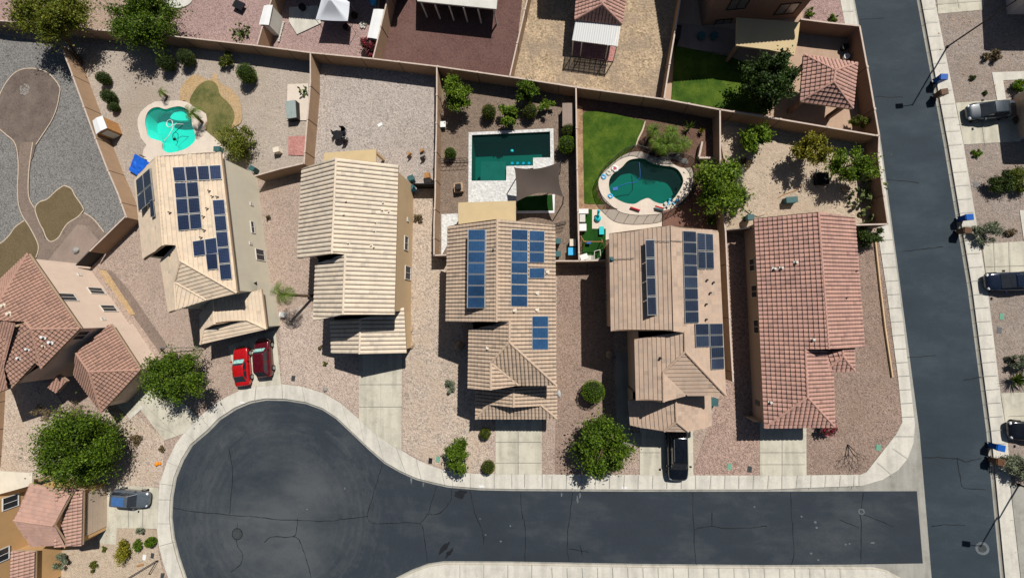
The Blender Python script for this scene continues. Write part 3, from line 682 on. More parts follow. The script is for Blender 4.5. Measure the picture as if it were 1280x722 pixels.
# ================================================================== POOLS
def pool(name, outline, depth, plaster, water, wl, label, floor_fn=None):
    outline = ccw(outline); c = sum((Vector(p[:2]) for p in outline), Vector((0, 0)))/len(outline)
    t = thing(name, (c.x, c.y, 0), label, 'swimming pool')
    bm = BM(); n = len(outline); inner = offs(outline, .25)
    top = [bm.verts.new((*p[:2], .02)) for p in outline]; bot = [bm.verts.new((*p[:2], -depth)) for p in outline]
    bm.faces.new(bot)
    for i in range(n): bm.faces.new((top[i], bot[i], bot[(i+1) % n], top[(i+1) % n]))
    obj('basin', bm, M[plaster], t)
    bm = BM(); bm.faces.new([bm.verts.new((*p[:2], wl)) for p in outline]); obj('water', bm, M[water], t)
    bm = BM(); wo = offs(outline, -.3)
    a = [bm.verts.new((*p, .05)) for p in offs(outline, -.005)]; b = [bm.verts.new((*p, .055)) for p in wo]; d = [bm.verts.new((*p, -.01)) for p in wo]
    for i in range(n):
        j = (i+1) % n; bm.faces.new((a[i], a[j], b[j], b[i])); bm.faces.new((b[i], b[j], d[j], d[i]))
    obj('coping', bm, M['paleconc' if name != 'rectangular_pool' else 'paver'], t)
    return t
def blob(px, z, sm=True): return gp(px, z, sm)
def slab(name, poly, z0, z1, m, par):
    bm = BM(); prism(bm, ccw(list(poly)), z0, z1); return obj(name, bm, M[m], par)
t = pool('kidney_pool', pool1, 1.5, 'plaster_aqua', 'water_aqua', -.16, 'small bright turquoise pool behind the sand coloured house with blue panels')
slab('shelf', blob([(213, 147), (220, 140), (229, 140), (236, 146), (238, 150), (228, 151), (219, 150)], -.5), -.8, -.45, 'plaster_pale', t)
slab('step', blob([(186, 164), (190, 163), (199, 168), (203, 173), (203, 179), (195, 176), (187, 171)], -.4), -.9, -.35, 'plaster_pale', t)
slab('step', blob([(205, 179), (213, 179), (221, 184), (222, 190), (210, 190.5), (205, 187)], -.4), -.9, -.35, 'plaster_pale', t)
bm = BM(); c = P(212, 154.5, -.1)
tube(bm, [c+Vector((.42*math.cos(a*PI/8), .5*math.sin(a*PI/8), 0)) for a in range(17)], .045, 6, cap=False)
tube(bm, [P(x, y, -.12) for x, y in ((216, 157), (215, 163), (211, 170), (205, 176))], .04, 6)
tube(bm, [P(x, y, -.12) for x, y in ((216, 157), (221, 155), (229, 155.5))], .04, 6)
tag(obj('pool_hose', bm, M['white']), 'white floating hose and ring of a cleaner in the turquoise pool', 'pool hose')
bm = BM(); tube(bm, [P(x, y, -.13) for x, y in ((229, 156), (222, 162), (216, 168), (219, 172), (222, 178), (218, 174))], .03, 6)
box(bm, P(218, 174, -.12), (.3, .3, .12))
tag(obj('pool_cleaner', bm, M['black']), 'dark pool cleaner with thin hose in the turquoise pool', 'pool cleaner')
t = pool('rectangular_pool', pool2, 2.3, 'plaster_deep', 'water_teal', -.14, 'rectangular dark green pool with a white paved surround')
slab('shelf', gp([(601.5, 202), (632.6, 201.5), (632.6, 226), (600.5, 226.3)], -.3), -.7, -.3, 'plaster_grey', t)
for i, x in enumerate((640.5, 647.3, 654.5, 661.5)):
    w = P(x, 205, -.45); bm = BM(); tube(bm, [(w.x, w.y, -1.1), (w.x, w.y, -.2)], .17, 14); tag_o = obj('stool', bm, M['cyan'], t)
w = P(640, 189, -.1); bm = BM(); bmesh.ops.create_uvsphere(bm, u_segments=14, v_segments=8, radius=.2); bmesh.ops.translate(bm, verts=bm.verts, vec=(w.x, w.y, -.08))
tag(obj('pool_float', bm, M['aqua_toy'], smooth=True), 'round turquoise chlorine float in the rectangular pool', 'pool float')
slab('swim_up_ledge', gp([(666.6, 197.8), (689, 197.4), (690, 212), (666.6, 212)]), -.2, .12, 'paver', t)
t = pool('kidney_pool', pool3, 1.5, 'plaster_teal', 'water_teal', -.16, 'kidney shaped green pool ringed by a black mesh safety fence')
bm = BM(); tube(bm, [P(x, y, -.1) for x, y in ((799, 203), (800, 215), (800, 222), (795, 228), (785, 229), (776, 232), (768, 236))], .04, 6); box(bm, P(769, 236, -.1), (.55, .35, .12), .2)
tag(obj('pool_hose', bm, M['bin_blue']), 'blue suction hose with cleaner head in the fenced kidney pool', 'pool hose')
# ================================================================== BLOCK FENCES
def fence(px, label, z=1.9, step=4.6, mat='block', cap='block_cap', thick=.12, nopost=False, group=None):
    w = [P(x, y, z) for x, y in px]
    c = w[0].copy(); c.z = 0
    t = thing('block_wall', c, label, 'garden wall', group)
    bm = BM(); bc = BM()
    for bmx, hw, z0, z1 in ((bm, thick/2, -.1, z-.05), (bc, thick/2+.015, z-.05, z+.02)):
        n = len(w); L_, R_ = [], []
        for i in range(n):
            a = w[max(0, i-1)]; b = w[min(n-1, i+1)]; d = (b-a).xy.normalized(); q = Vector((-d.y, d.x))*hw
            L_.append(w[i].xy+q); R_.append(w[i].xy-q)
        poly = [bmx.verts.new((*p, z0)) for p in L_], [bmx.verts.new((*p, z0)) for p in R_], [bmx.verts.new((*p, z1)) for p in L_], [bmx.verts.new((*p, z1)) for p in R_]
        lb, rb, lt, rt = poly
        for i in range(n-1):
            bmx.faces.new((lt[i], rt[i], rt[i+1], lt[i+1])); bmx.faces.new((lb[i], lt[i], lt[i+1], lb[i+1])); bmx.faces.new((rb[i], rb[i+1], rt[i+1], rt[i]))
            bmx.faces.new((lb[i], lb[i+1], rb[i+1], rb[i]))
        bmx.faces.new((lb[0], rb[0], rt[0], lt[0])); bmx.faces.new((lb[-1], lt[-1], rt[-1], rb[-1]))
        bmesh.ops.recalc_face_normals(bmx, faces=bmx.faces)
    obj('wall', bm, M[mat], t); obj('cap', bc, M[cap], t)
    if not nopost:
        dist = 0
        for a, b in zip(w, w[1:]):
            ln = (b-a).length; d = (b-a).xy.normalized(); s = step-dist
            while s < ln:
                p = a.lerp(b, s/ln); bmj = BM()
                box(bmj, (p.x, p.y, z/2-.02), (.05, thick+.05, z-.02), math.atan2(d.y, d.x), 0)
                box(bmj, (p.x, p.y, z+.04), (.24, thick+.07, .06), math.atan2(d.y, d.x), 1)
                obj('pilaster', bmj, [M['bronze'], M['block_cap']], t); s += step
            dist = (ln-(s-step))
    return t
fence([(-120, 8), (0, 26), (25, 27.5), (60, 31), (115, 37), (143, 39), (195, 43), (250, 49), (320, 57), (389, 66), (466, 73.5), (546, 83), (640, 96.5), (720, 109), (830, 124), (900, 137), (960, 146.5), (1099, 170)],
      'long tan block wall running between the two rows of back yards', step=4.7)
fence([(76, 57), (87.5, 86), (99, 117.5), (109, 145), (120, 175), (132.5, 207.5), (147.5, 242.5), (158, 272)], 'sunlit tan wall between the grey gravel yard and the turquoise pool yard')
fence([(157, 270), (112, 314)], 'dark shaded wall angling from the grey gravel yard to the pink house', nopost=True)
fence([(388, 67), (388, 104), (385.5, 135), (382.5, 170), (380, 205)], 'sunlit wall between the turquoise pool yard and the bare gravel yard', step=4.0)
fence([(380, 204), (350, 211), (318, 220)], 'short shaded wall closing the yard behind the hot tub slab', nopost=True)
fence([(546, 84), (546, 122), (545.5, 162), (544.5, 200), (544, 244), (542.5, 280), (542.5, 320)], 'tan wall on the left of the rectangular pool yard', step=3.3)
fence([(542, 319), (558, 318.5)], 'stub of wall joining the rectangular pool yard to its house', nopost=True)
fence([(720, 109), (721, 180), (722.3, 250), (724, 326)], 'straight wall between the rectangular pool yard and the lawn', step=4.6)
fence([(694, 326), (724, 326)], 'low wall with trash carts behind it, left of the turf strip', nopost=True)
fence([(724, 326), (757, 325)], 'shaded wall closing off the turf strip with play things', nopost=True)
fence([(900, 137), (900.5, 212), (904, 260), (907, 290), (910, 355), (913, 420), (916.5, 477)], 'wall along the narrow side yard right of the dark panelled house', step=5.5)
fence([(1074.5, 32.5), (1087, 100), (1099, 170), (1098, 195), (1104, 240), (1110, 280)], 'brown wall beside the pavement of the wide street', step=4.5, mat='stucco_brown')
fence([(1110, 280), (1068, 281)], 'short wall from the street corner post back to the rose tiled house', nopost=True)
fence([(1001, 24), (1036, 28.5), (1074.5, 32.5)], 'brown wall above the square tiled gazebo', nopost=True, mat='stucco_brown')
fence([(321.5, 56), (329, 30), (341, -5), (352, -40)], 'wall behind the white shed at the top edge', step=4)
fence([(466, 73.5), (474, 42), (484, 0), (494, -40)], 'wall between the mauve gravel and the red gravel yards', step=4)
fence([(637, 96), (648, 48), (659, 0), (668, -40)], 'wall between the red gravel yard and the dry straw yard', step=4)
fence([(830, 124), (837, 80), (842, 50), (848, 15), (855, -30)], 'wall between the dry straw yard and the shaded green lawn', step=4)
fence([(-18, 470), (-22, 540), (-26, 590)], 'wall at the left edge beside the pale pebble yard', step=3.4)
# low kerb wall by the street, right of the rose roof house
w = [P(x, y, .2) for x, y in ((1094, 296), (1101, 360), (1107, 410), (1116, 471))]
bm = BM()
for a, b in zip(w, w[1:]):
    c = (a+b)/2; d = b-a; box(bm, (c.x, c.y, .11), (d.length+.02, .12, .22), math.atan2(d.y, d.x))
tag(obj('low_wall', bm, M['stucco_tan']), 'knee high tan wall in the gravel beside the street pavement', 'low wall')

# ================================================================== HOUSES
def newell(pts):
    n = Vector((0, 0, 0))
    for i in range(len(pts)):
        a, b = pts[i], pts[(i+1) % len(pts)]
        n += Vector(((a.y-b.y)*(a.z+b.z), (a.z-b.z)*(a.x+b.x), (a.x-b.x)*(a.y+b.y)))
    n.normalize(); return n if n.z > 0 else -n
STY = {'s': (.37, .085, .40, .04), 'S': (.45, .10, .42, .008), 'f': (.40, .0, .40, .055), 'm': (.37, .075, .42, .035), 'g': (.42, .075, .40, .065)}
def tile_plane(bm, lay, pts, style, lift=0):
    p_, amp, course, stp = STY[style]
    n = newell(pts); c = sum(pts, Vector())/len(pts)
    v = Vector((n.x, n.y, 0)); v = (v - n*v.dot(n)).normalized(); u = v.cross(n).normalized()
    q = [((p-c).dot(u), (p-c).dot(v)) for p in pts]
    # keep the true corner heights: fit plane only for layout
    umin, umax = min(a for a, b in q), max(a for a, b in q)
    ns = 8 if amp > 0 else 2; du = p_/ns; N_ = int((umax-umin)/du)+1
    us = [umin+1e-4]+[umin+i*du for i in range(1, N_) if umin+i*du < umax-1e-3]+[umax-1e-4]
    uo = (umin % p_)
    cols = []; gr_ = {}
    vlo, vhi = min(b for a, b in q), max(b for a, b in q); K = int((vhi-vlo)/course)+2
    for ui in us:
        xs = []
        for i in range(len(q)):
            (a0, b0), (a1, b1) = q[i], q[(i+1) % len(q)]
            if (a0 <= ui < a1) or (a1 <= ui < a0): xs.append(b0+(b1-b0)*(ui-a0)/(a1-a0))
        if len(xs) < 2: cols.append(None); continue
        v0, v1 = min(xs), max(xs); col = []
        ph = ((ui-umin) % p_)/p_
        h = amp*abs(math.sin(PI*ph))**.6 if amp else 0
        for k in range(K):
            for side in (0, 1):
                vk = vhi-k*course; 
                # v increases downhill; a course runs from vk (low edge) up to vk-course
                vv = vk if side == 0 else vk-course
                f = 1 if side == 0 else 0
                cl = min(max(vv, v0), v1)
                if side == 0 and cl < vv: f = (cl-(vk-course))/course
                if side == 1 and cl > vv: f = (cl-(vk-course))/course
                f = min(max(f, 0), 1)
                p = c+u*ui+v*cl+n*(h+stp*f+.02+lift); vx = bm.verts.new(p); col.append(vx); gr_[vx] = (h/amp if amp else 1)*(1 if f > .15 or side == 1 and f > .15 else (.62 if stp > .03 else .9))  # groove value per vertex, drives the painted shade in the tile colour
        cols.append((col, int((ui-umin+1e-6)/p_)))
    for A, B in zip(cols, cols[1:]):
        if not A or not B: continue
        a, ca = A; b, cb = B
        for i in range(len(a)-1):
            e = (a[i].co-a[i+1].co).length+(b[i].co-b[i+1].co).length
            if e < 1e-3: continue
            try: f = bm.faces.new((a[i], a[i+1], b[i+1], b[i]))
            except ValueError: continue
            f.normal_update()
            if f.normal.dot(n) < -.01: f.normal_flip()
            f.smooth = False
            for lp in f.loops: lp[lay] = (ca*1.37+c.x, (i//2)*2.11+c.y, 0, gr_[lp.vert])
class House:
    def __init__(s, label, wall, tile, c, cat='house'):
        s.t = thing('house', P(c[0], c[1], 0), label, cat); s.wall, s.tile = wall, tile; s.planes = []; s.caps = []; s.styles = []
    def add(s, pts, style='s', grp=0, tile=None):
        s.planes.append((pts, style, grp, tile or s.tile)); return pts
    def roofz(s, x, y, grp, default):
        best = None
        for pts, st, g, tl in s.planes:
            if g == grp and inpoly(x, y, pts):
                n = newell(pts); c = sum(pts, Vector())/len(pts)
                z = c.z-((x-c.x)*n.x+(y-c.y)*n.y)/n.z
                best = z if best is None else max(best, z)
        return (best-.12) if best is not None else default
    def walls(s, px, z, inset=.38, grp=0, mat=None, world=None, name='wall'):
        poly = offs(world or gp(px, z), inset) if inset else ccw(world or gp(px, z))
        bm = BM(); n = len(poly); prev = None; first = None; tops = []
        for i in range(n):
            a, b = Vector(poly[i]), Vector(poly[(i+1) % n]); k = max(2, int((b-a).length/.5))
            for j in range(k):
                p = a.lerp(b, j/k); tops.append((p, s.roofz(p.x, p.y, grp, z-.12)))
        vb = [(bm.verts.new((*p, -.05)), bm.verts.new((*p, h))) for p, h in tops]
        for i in range(len(vb)):
            a, b = vb[i], vb[(i+1) % len(vb)]; bm.faces.new((a[0], b[0], b[1], a[1]))
        obj(name, bm, M[mat or s.wall], s.t); return poly
    def finish(s, edges=()):
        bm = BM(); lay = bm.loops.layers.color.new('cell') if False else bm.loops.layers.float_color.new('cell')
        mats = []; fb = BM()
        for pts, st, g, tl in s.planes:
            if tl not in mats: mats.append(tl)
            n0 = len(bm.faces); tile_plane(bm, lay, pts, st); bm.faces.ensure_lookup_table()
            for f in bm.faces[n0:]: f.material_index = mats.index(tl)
            top = [fb.verts.new(p-Vector((0, 0, .035))) for p in pts]; bot = [fb.verts.new(p-Vector((0, 0, .2))) for p in pts]
            ft = fb.faces.new(top); ft.normal_update()
            if ft.normal.z < 0: ft.normal_flip()
            fb.faces.new(bot)
            for i in range(len(pts)): fb.faces.new((top[i], bot[i], bot[(i+1) % len(pts)], top[(i+1) % len(pts)]))
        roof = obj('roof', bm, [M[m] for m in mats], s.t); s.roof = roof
        obj('fascia', fb, M['fascia'], s.t)
        if edges:
            for a, b in edges:
                cb = BM()
                d = b-a; ln = d.length; k = max(1, int(ln/.42))
                for i in range(k):
                    p = a.lerp(b, i/k)+Vector((0, 0, .06)); q = a.lerp(b, (i+1)/k)+Vector((0, 0, .035)); tube(cb, [p, q], [.105, .13], 8)
                obj('ridge_cap', cb, M[s.tile], roof)
    def window(s, a, b, px, py, w, h, mat='screen', frame='frame', parts=True):
        """window on the wall whose foot runs a-b (world xy), centred where px,py sees it"""
        a, b = Vector((a[0], a[1], 0)), Vector((b[0], b[1], 0)); d = (b-a).normalized(); n = Vector((d.y, -d.x, 0))
        if n.dot(Vector((0, 0, 0))-a) < 0: n = -n
        c = hit(px, py, a, n); s.win_at(c, d, n, w, h, mat, frame)
    def win_at(s, c, d, n, w, h, mat='screen', frame='frame'):
        rz = math.atan2(d.y, d.x)
        fb = BM(); f = .08
        for dx, dz, sw, sh in ((0, h/2+f/2, w+2*f, f), (0, -h/2-f/2, w+2*f, f), (-w/2-f/2, 0, f, h), (w/2+f/2, 0, f, h), (0, 0, .05, h)):
            box(fb, c+d*dx+Vector((0, 0, dz))+n*.03, (sw, .1, sh), rz)
        fr = obj('window', fb, M[frame], s.t)
        gb = BM(); box(gb, c+n*.012, (w, .03, h), rz); obj('pane', gb, M[mat], fr)
    def solar(s, plane, quad, nx, ny, mat='panel_blue', lift=(.16, .16), skip=()):
        """quad px: TL TR BR BL; lift = height above the slope at the left and right edge"""
        pts = plane; n = newell(pts); c = sum(pts, Vector())/len(pts)
        cs = [hit(px, py, c+n*lift[0 if i in (0, 3) else 1], n) for i, (px, py) in enumerate(quad)]
        def bl(u, v): return cs[0].lerp(cs[1], u).lerp(cs[3].lerp(cs[2], u), v)
        for i in range(nx):
            for j in range(ny):
                if (i, j) in skip: continue
                g = .012
                q = [bl(i/nx+g/nx*2, j/ny+g/ny*2), bl((i+1)/nx-g/nx*2, j/ny+g/ny*2), bl((i+1)/nx-g/nx*2, (j+1)/ny-g/ny*2), bl(i/nx+g/nx*2, (j+1)/ny-g/ny*2)]
                nn = newell(q); bm = BM(); uv = bm.loops.layers.uv.new('UVMap')
                lo = [bm.verts.new(p-nn*.04) for p in q]; hi = [bm.verts.new(p) for p in q]
                bm.faces.new(lo[::-1]); cen = sum(q, Vector())/4
                inn = [bm.verts.new(p+(cen-p).normalized()*.055+nn*.001) for p in q]
                for k in range(4):
                    bm.faces.new((lo[k], lo[(k+1) % 4], hi[(k+1) % 4], hi[k])); bm.faces.new((hi[k], hi[(k+1) % 4], inn[(k+1) % 4], inn[k]))
                f = bm.faces.new(inn); f.material_index = 1
                for lp, t in zip(f.loops, ((0, 0), (1, 0), (1, 1), (0, 1))): lp[uv].uv = t
                bmesh.ops.recalc_face_normals(bm, faces=bm.faces)
                obj('solar_panel', bm, [M['panel_frame'], M[mat]], s.t)
        if max(lift) > .3:
            bm = BM()
            for a, b in ((0, 3), (1, 2)):
                for f in (.02, .34, .66, .98):
                    p = cs[a].lerp(cs[b], f); base = p-n*(lift[0 if a == 0 else 1]); tube(bm, [base, p-n*.03], .025, 6)
            tube(bm, [cs[0]-n*.06, cs[3]-n*.06], .03, 6); tube(bm, [cs[1]-n*.06, cs[2]-n*.06], .03, 6)
            obj('panel_rack', bm, M['panel_frame'], s.t)
    def vent(s, plane, pts, r=.07, h=.35, mat='offwhite'):
        n = newell(plane); c = sum(plane, Vector())/len(plane)
        for i, (px, py) in enumerate(pts):
            p = hit(px, py, c, n); bm = BM(); tube(bm, [p, p+Vector((0, 0, h))], r, 10)
            tube(bm, [p+Vector((0, 0, h-.02)), p+Vector((0, 0, h+.05))], r*1.35, 10); bb = r*(1.9 if mat != 'bronze' else 1.1)
            box(bm, p+n*.06, (bb*2, bb*2, .05))
            obj('roof_vent', bm, M[mat], s.t)
def garage(h, a, b, w=4.9, hh=2.2, off=0.5, mat='door'):
    a, b = Vector((*a[:2], 0)), Vector((*b[:2], 0)); d = (b-a).normalized(); n = Vector((d.y, -d.x, 0)); c = a.lerp(b, off)
    bm = BM(); rz = math.atan2(d.y, d.x); box(bm, c+n*.03+Vector((0, 0, hh/2)), (w, .06, hh), rz)
    for k in range(1, 4): box(bm, c+n*.064+Vector((0, 0, hh*k/4)), (w-.1, .012, .03), rz)
    o = obj('garage_door', bm, M[mat], h.t)
def door(h, a, b, off, w=1.0, hh=2.1):
    a, b = Vector((*a[:2], 0)), Vector((*b[:2], 0)); d = (b-a).normalized(); n = Vector((d.y, -d.x, 0)); c = a.lerp(b, off); rz = math.atan2(d.y, d.x)
    bm = BM(); box(bm, c+n*.03+Vector((0, 0, hh/2)), (w, .06, hh), rz); o = obj('door', bm, M['bronze'], h.t)
    bm = BM(); box(bm, c+n*.1+d*w*.38+Vector((0, 0, 1)), (.06, .08, .12), rz); obj('handle', bm, M['steel'], o)
def cover(name, px, z, label, mat='cover', thick=.16, posts=(), post_mat='stucco_tan', pr=.14, par=None, cat='patio cover'):
    w = [P(x, y, z) for x, y in px]; c = sum(w, Vector())/len(w)
    t = thing(name, (c.x, c.y, 0), label, cat)
    bm = BM(); prism(bm, ccw([p.xy for p in w]), z-thick, z); obj('roof', bm, M[mat], t)
    for x, y in posts:
        p = P(x, y, z); bm = BM(); box(bm, (p.x, p.y, (z-thick)/2), (pr*2, pr*2, z-thick)); obj('post', bm, M[post_mat], t)
    return t
ZU, ZL, PT = 5.8, 2.9, .42
E = lambda x, y, z=ZU: P(x, y, z)
def on(plane, px, py):
    n = newell(plane[:3]); return hit(px, py, plane[0], n)

# ---- H1 sand flat tile house with blue panels (behind the red cars)
H = House('two storey pale house with flat sand tiles and many blue solar panels', 'stucco_pale', 'tile_sand', (260, 300))
NW, NE, SE, SW1 = E(168, 223), E(276, 190), E(296.3, 366), E(179.5, 325)
S2a, S2b, SF = E(201, 325), E(211, 391), E(258.5, 375)
R0 = rise(197, 196, NE, SE, PT); R1 = rise(204.5, 307, NE, SE, PT); R2 = rise(221, 304, NE, SE, PT); R3 = rise(226, 326, NE, SE, PT)
R0.z = R1.z = max(R0.z, R1.z)
G0 = on([S2a, S2b, R2], 218.6, 352.5); G1 = on([S2a, S2b, R2], 221, 387)
W1 = H.add([R0, NW, SW1, R1], 'f'); EP = H.add([R0, NE, SE, R3, R2, R1], 'f'); W2 = H.add([R2, S2a, S2b, G1, G0, R3], 'f')
H.add([R3, SE, SF, G0], 'f'); H.add([G0, SF, G1], 'f')
body = H.walls([(168, 223), (276, 190), (296.3, 366), (258.5, 375), (211, 391), (201, 325), (179.5, 325)], ZU)
le = [E(250, 392, ZL), E(251, 430, ZL)]; re = [E(327, 361, ZL), E(333.3, 411, ZL)]
L1 = rise(268.5, 405, le[0], le[1], .42); L0 = rise(266.5, 372, le[0], le[1], .42); L0.z = L1.z = (L0.z+L1.z)/2
Lw = [L0, le[0], le[1]]; m1 = on(Lw, 255, 412); m2 = on([L0, re[0], re[1]], 308.4, 399.5)
H.add([L0, le[0], le[1], m1, L1], 'f', 1); H.add([L0, re[0], re[1], m2, L1], 'f', 1); H.add([m1, le[1], re[1], m2], 'f', 1)
low = H.walls([(250, 385), (323, 345), (333.3, 411), (251, 430)], ZL, grp=1)
gab = BM(); gab.faces.new([gab.verts.new(p+Vector((0, .12, -.02))) for p in (m1, m2, L1)]); obj('gable', gab, M['stucco_tan'], H.t)
H.finish([(R0, R1), (R2, R3), (R3, SE), (R3, G0), (G0, G1), (G0, SF), (L0, L1), (m1, le[1]), (m2, re[1])])
H.solar(EP, [(215, 208.5), (276, 205.5), (277.5, 224.5), (217.5, 227.5)], 4, 1)
H.solar(EP, [(217.5, 228), (247.5, 226.5), (253, 286), (222.5, 289)], 2, 3)
H.solar(EP, [(265, 249.5), (280.5, 248.5), (290.5, 349), (275.5, 350.5)], 1, 5)
H.solar(EP, [(240, 301), (270.5, 296), (272.5, 317), (242, 321)], 2, 1)
H.solar(EP, [(256.5, 317), (271.5, 315.5), (273, 336.5), (259, 338)], 1, 1)
H.solar(W1, [(169.5, 225), (187, 209.5), (191.5, 250), (173, 265)], 2, 2, 'panel_slate', (.55, .2)); H.solar(W1, [(187, 250.5), (191, 248), (193.5, 271), (188, 272)], 1, 1, 'panel_slate', (.3, .2))
H.vent(EP, [(263, 239), (267, 246), (273, 246.5), (260.5, 261), (214, 266), (256, 271), (257, 288), (253, 297)], .05, .3, 'bronze'); H.vent(W1, [(183, 256)], .14, .3, 'white')
r = body; a_, b_ = P(276, 190, ZU).xy, P(296.3, 366, ZU).xy; dd = (b_-a_).normalized(); nn = Vector((-dd.y, dd.x)); a_ = a_+nn*-.38 if nn.dot(a_) > 0 else a_+nn*.38
off_ = Vector((dd.y, -dd.x)); off_ = off_ if off_.dot(P(230, 290, ZU).xy-a_) > 0 else -off_
ea = P(276, 190, ZU).xy+off_*.38; eb = P(296.3, 366, ZU).xy+off_*.38
H.window(ea, eb, 325, 318.5, 1.25, 1.3); H.window(ea, eb, 315.5, 284, 1.3, .45); H.window(ea, eb, 314, 255, .25, .3, 'offwhite'); H.window(ea, eb, 313, 304, .22, .25, 'offwhite')
lwl = ccw(low)
garage(H, P(262, 433, 0).xy, P(336, 411, 0).xy, 4.9) if False else None

# ---- H2 cream barrel tile house
H2 = House('two storey tan house with pale cream barrel tiles and no solar panels', 'stucco_tan', 'tile_cream', (450, 310))
NW, SW1, NE, SE = E(378, 211), E(372, 323), E(498, 206), E(493, 393)
S2a, S2b = E(395, 330), E(392, 401)
R0 = rise(420.7, 197.5, NE, SE, PT); R1 = rise(415, 317, NE, SE, PT); R0.z = R1.z = (R0.z+R1.z)/2
R2 = rise(432, 317.5, NE, SE, PT); R3 = rise(429, 393, NE, SE, PT)
H2.add([R0, NW, SW1, R1], 'S'); EP = H2.add([R0, NE, SE, R3, R2, R1], 'S'); H2.add([R2, S2a, S2b, R3], 'S')
H2.walls([(378, 211), (498, 206), (493, 393), (392, 399), (393, 323), (372, 323)], ZU)
le = [E(413, 400, ZL), E(415, 441, ZL)]; re = [E(505, 384, ZL), E(508, 441, ZL)]
L0 = rise(450.5, 398, le[0], le[1], .38); L1 = rise(450, 442, le[0], le[1], .38); L0.z = L1.z = (L0.z+L1.z)/2
H2.add([L0, le[0], le[1], L1], 'S', 1); H2.add([L0, E(492, 388, ZL+.5), re[0], re[1], L1], 'S', 1)
low = H2.walls([(413, 392), (506, 384), (508, 441), (415, 441)], ZL, grp=1)
H2.finish([(R0, R1), (R2, R3), (L0, L1)])
H2.vent(EP, [(434, 252), (431, 268.5), (470.5, 278), (469, 289), (480, 254), (479, 263), (487, 265), (465, 307), (468.5, 309), (436.5, 304)], .06, .25, 'cream')
off = Vector((-1, 0)); ea = NE.xy+off*.38; eb = SE.xy+off*.38
H2.window(ea, eb, 507.5, 304, 1.45, 1.0); H2.window(ea, eb, 509.5, 341, 1.4, 1.6); H2.window(ea, eb, 509.5, 274.5, .3, .3, 'offwhite')
la = P(415, 441, ZL).xy+Vector((.38, .38)); lb = P(508, 441, ZL).xy+Vector((-.38, .38)); garage(H2, la, lb, 4.9, off=.62); door(H2, la, lb, .15)
# ---- H3 tan barrel tile house with bright blue panels
H3 = House('two storey house with tan barrel tiles and bright blue solar panels', 'stucco_taupe', 'tile_tan', (630, 380))
NW, SW1, NE, SE = E(560, 282.5), E(557.8, 402), E(693.5, 281.5), E(695, 481)
S2a, S2b, SF = E(586.5, 412.5), E(585.3, 485.5), E(648, 481)
R0 = rise(621.5, 274, NE, SE, PT); R1 = rise(620.7, 402, NE, SE, PT); R0.z = R1.z = (R0.z+R1.z)/2
R2 = rise(637, 400.6, NE, SE, PT); R3 = rise(636.7, 427.7, NE, SE, PT)
G0 = on([S2a, S2b, R2], 613.6, 453); G1 = on([S2a, S2b, R2], 613.6, 487); G1.z = G0.z
W1 = H3.add([R0, NW, SW1, R1]); EP = H3.add([R0, NE, SE, R3, R2, R1]); W2 = H3.add([R2, S2a, S2b, G1, G0, R3])
H3.add([R3, SE, SF, G0], 'm'); H3.add([G0, SF, G1])
H3.walls([(560, 282.5), (693.5, 281.5), (695, 481), (648, 483), (585.3, 485.5), (586.5, 405), (557.8, 402)], ZU)
lw = [E(594.8, 484, ZL), E(594.8, 523, ZL)]; re = [E(696, 480, ZL), E(696, 523, ZL)]
L0 = rise(642, 484, *lw, .36); L1 = rise(642, 508.5, *lw, .36); L0.z = L1.z = (L0.z+L1.z)/2
WL = [L0, *lw]; EL = [L0, *re]; m1 = on(WL, 611, 504.5); m2 = on(EL, 675, 505)
H3.add([L0, lw[0], lw[1], m1, L1], 's', 1); H3.add([L0, re[0], re[1], m2, L1], 's', 1); H3.add([m1, lw[1], re[1], m2], 'm', 1)
H3.walls([(594.8, 470), (696, 470), (696, 523), (594.8, 523)], ZL, grp=1)
gab = BM(); gab.faces.new([gab.verts.new(p+Vector((0, .12, -.02))) for p in (m1, m2, L1)]); obj('gable', gab, M['stucco_taupe'], H3.t)
H3.finish([(R0, R1), (R2, R3), (R3, SE), (R3, G0), (G0, G1), (G0, SF), (L0, L1), (m1, lw[1]), (m2, re[1])])
H3.solar(W1, [(584.5, 286.5), (607.5, 286.5), (606.5, 385), (583.5, 385)], 1, 7, 'panel_bright', (.95, .2))
H3.solar(EP, [(638.5, 286), (660.5, 287), (660, 383.5), (638, 383)], 1, 7, 'panel_bright'); H3.solar(EP, [(661, 287.5), (681.5, 288.5), (681, 328.5), (661, 328.5)], 1, 3, 'panel_bright')
H3.solar(EP, [(661, 334.5), (681.5, 334.5), (681.2, 348), (661, 348)], 1, 1, 'panel_bright'); H3.solar(EP, [(664.5, 394.5), (686, 394.5), (686, 437), (664.5, 437)], 1, 3, 'panel_bright')
H3.vent(EP, [(643, 388), (671, 387), (684, 340), (671, 366)], .1, .25, 'cream'); H3.vent(W2, [(610, 435)], .09, .25, 'cream'); H3.vent(W1, [(617, 312)], .06, .25, 'bin_teal')
la = P(594.8, 523, ZL).xy+Vector((.38, .38)); lb = P(696, 523, ZL).xy+Vector((-.38, .38)); garage(H3, la, lb, 4.9, off=.55); door(H3, la, lb, .14)
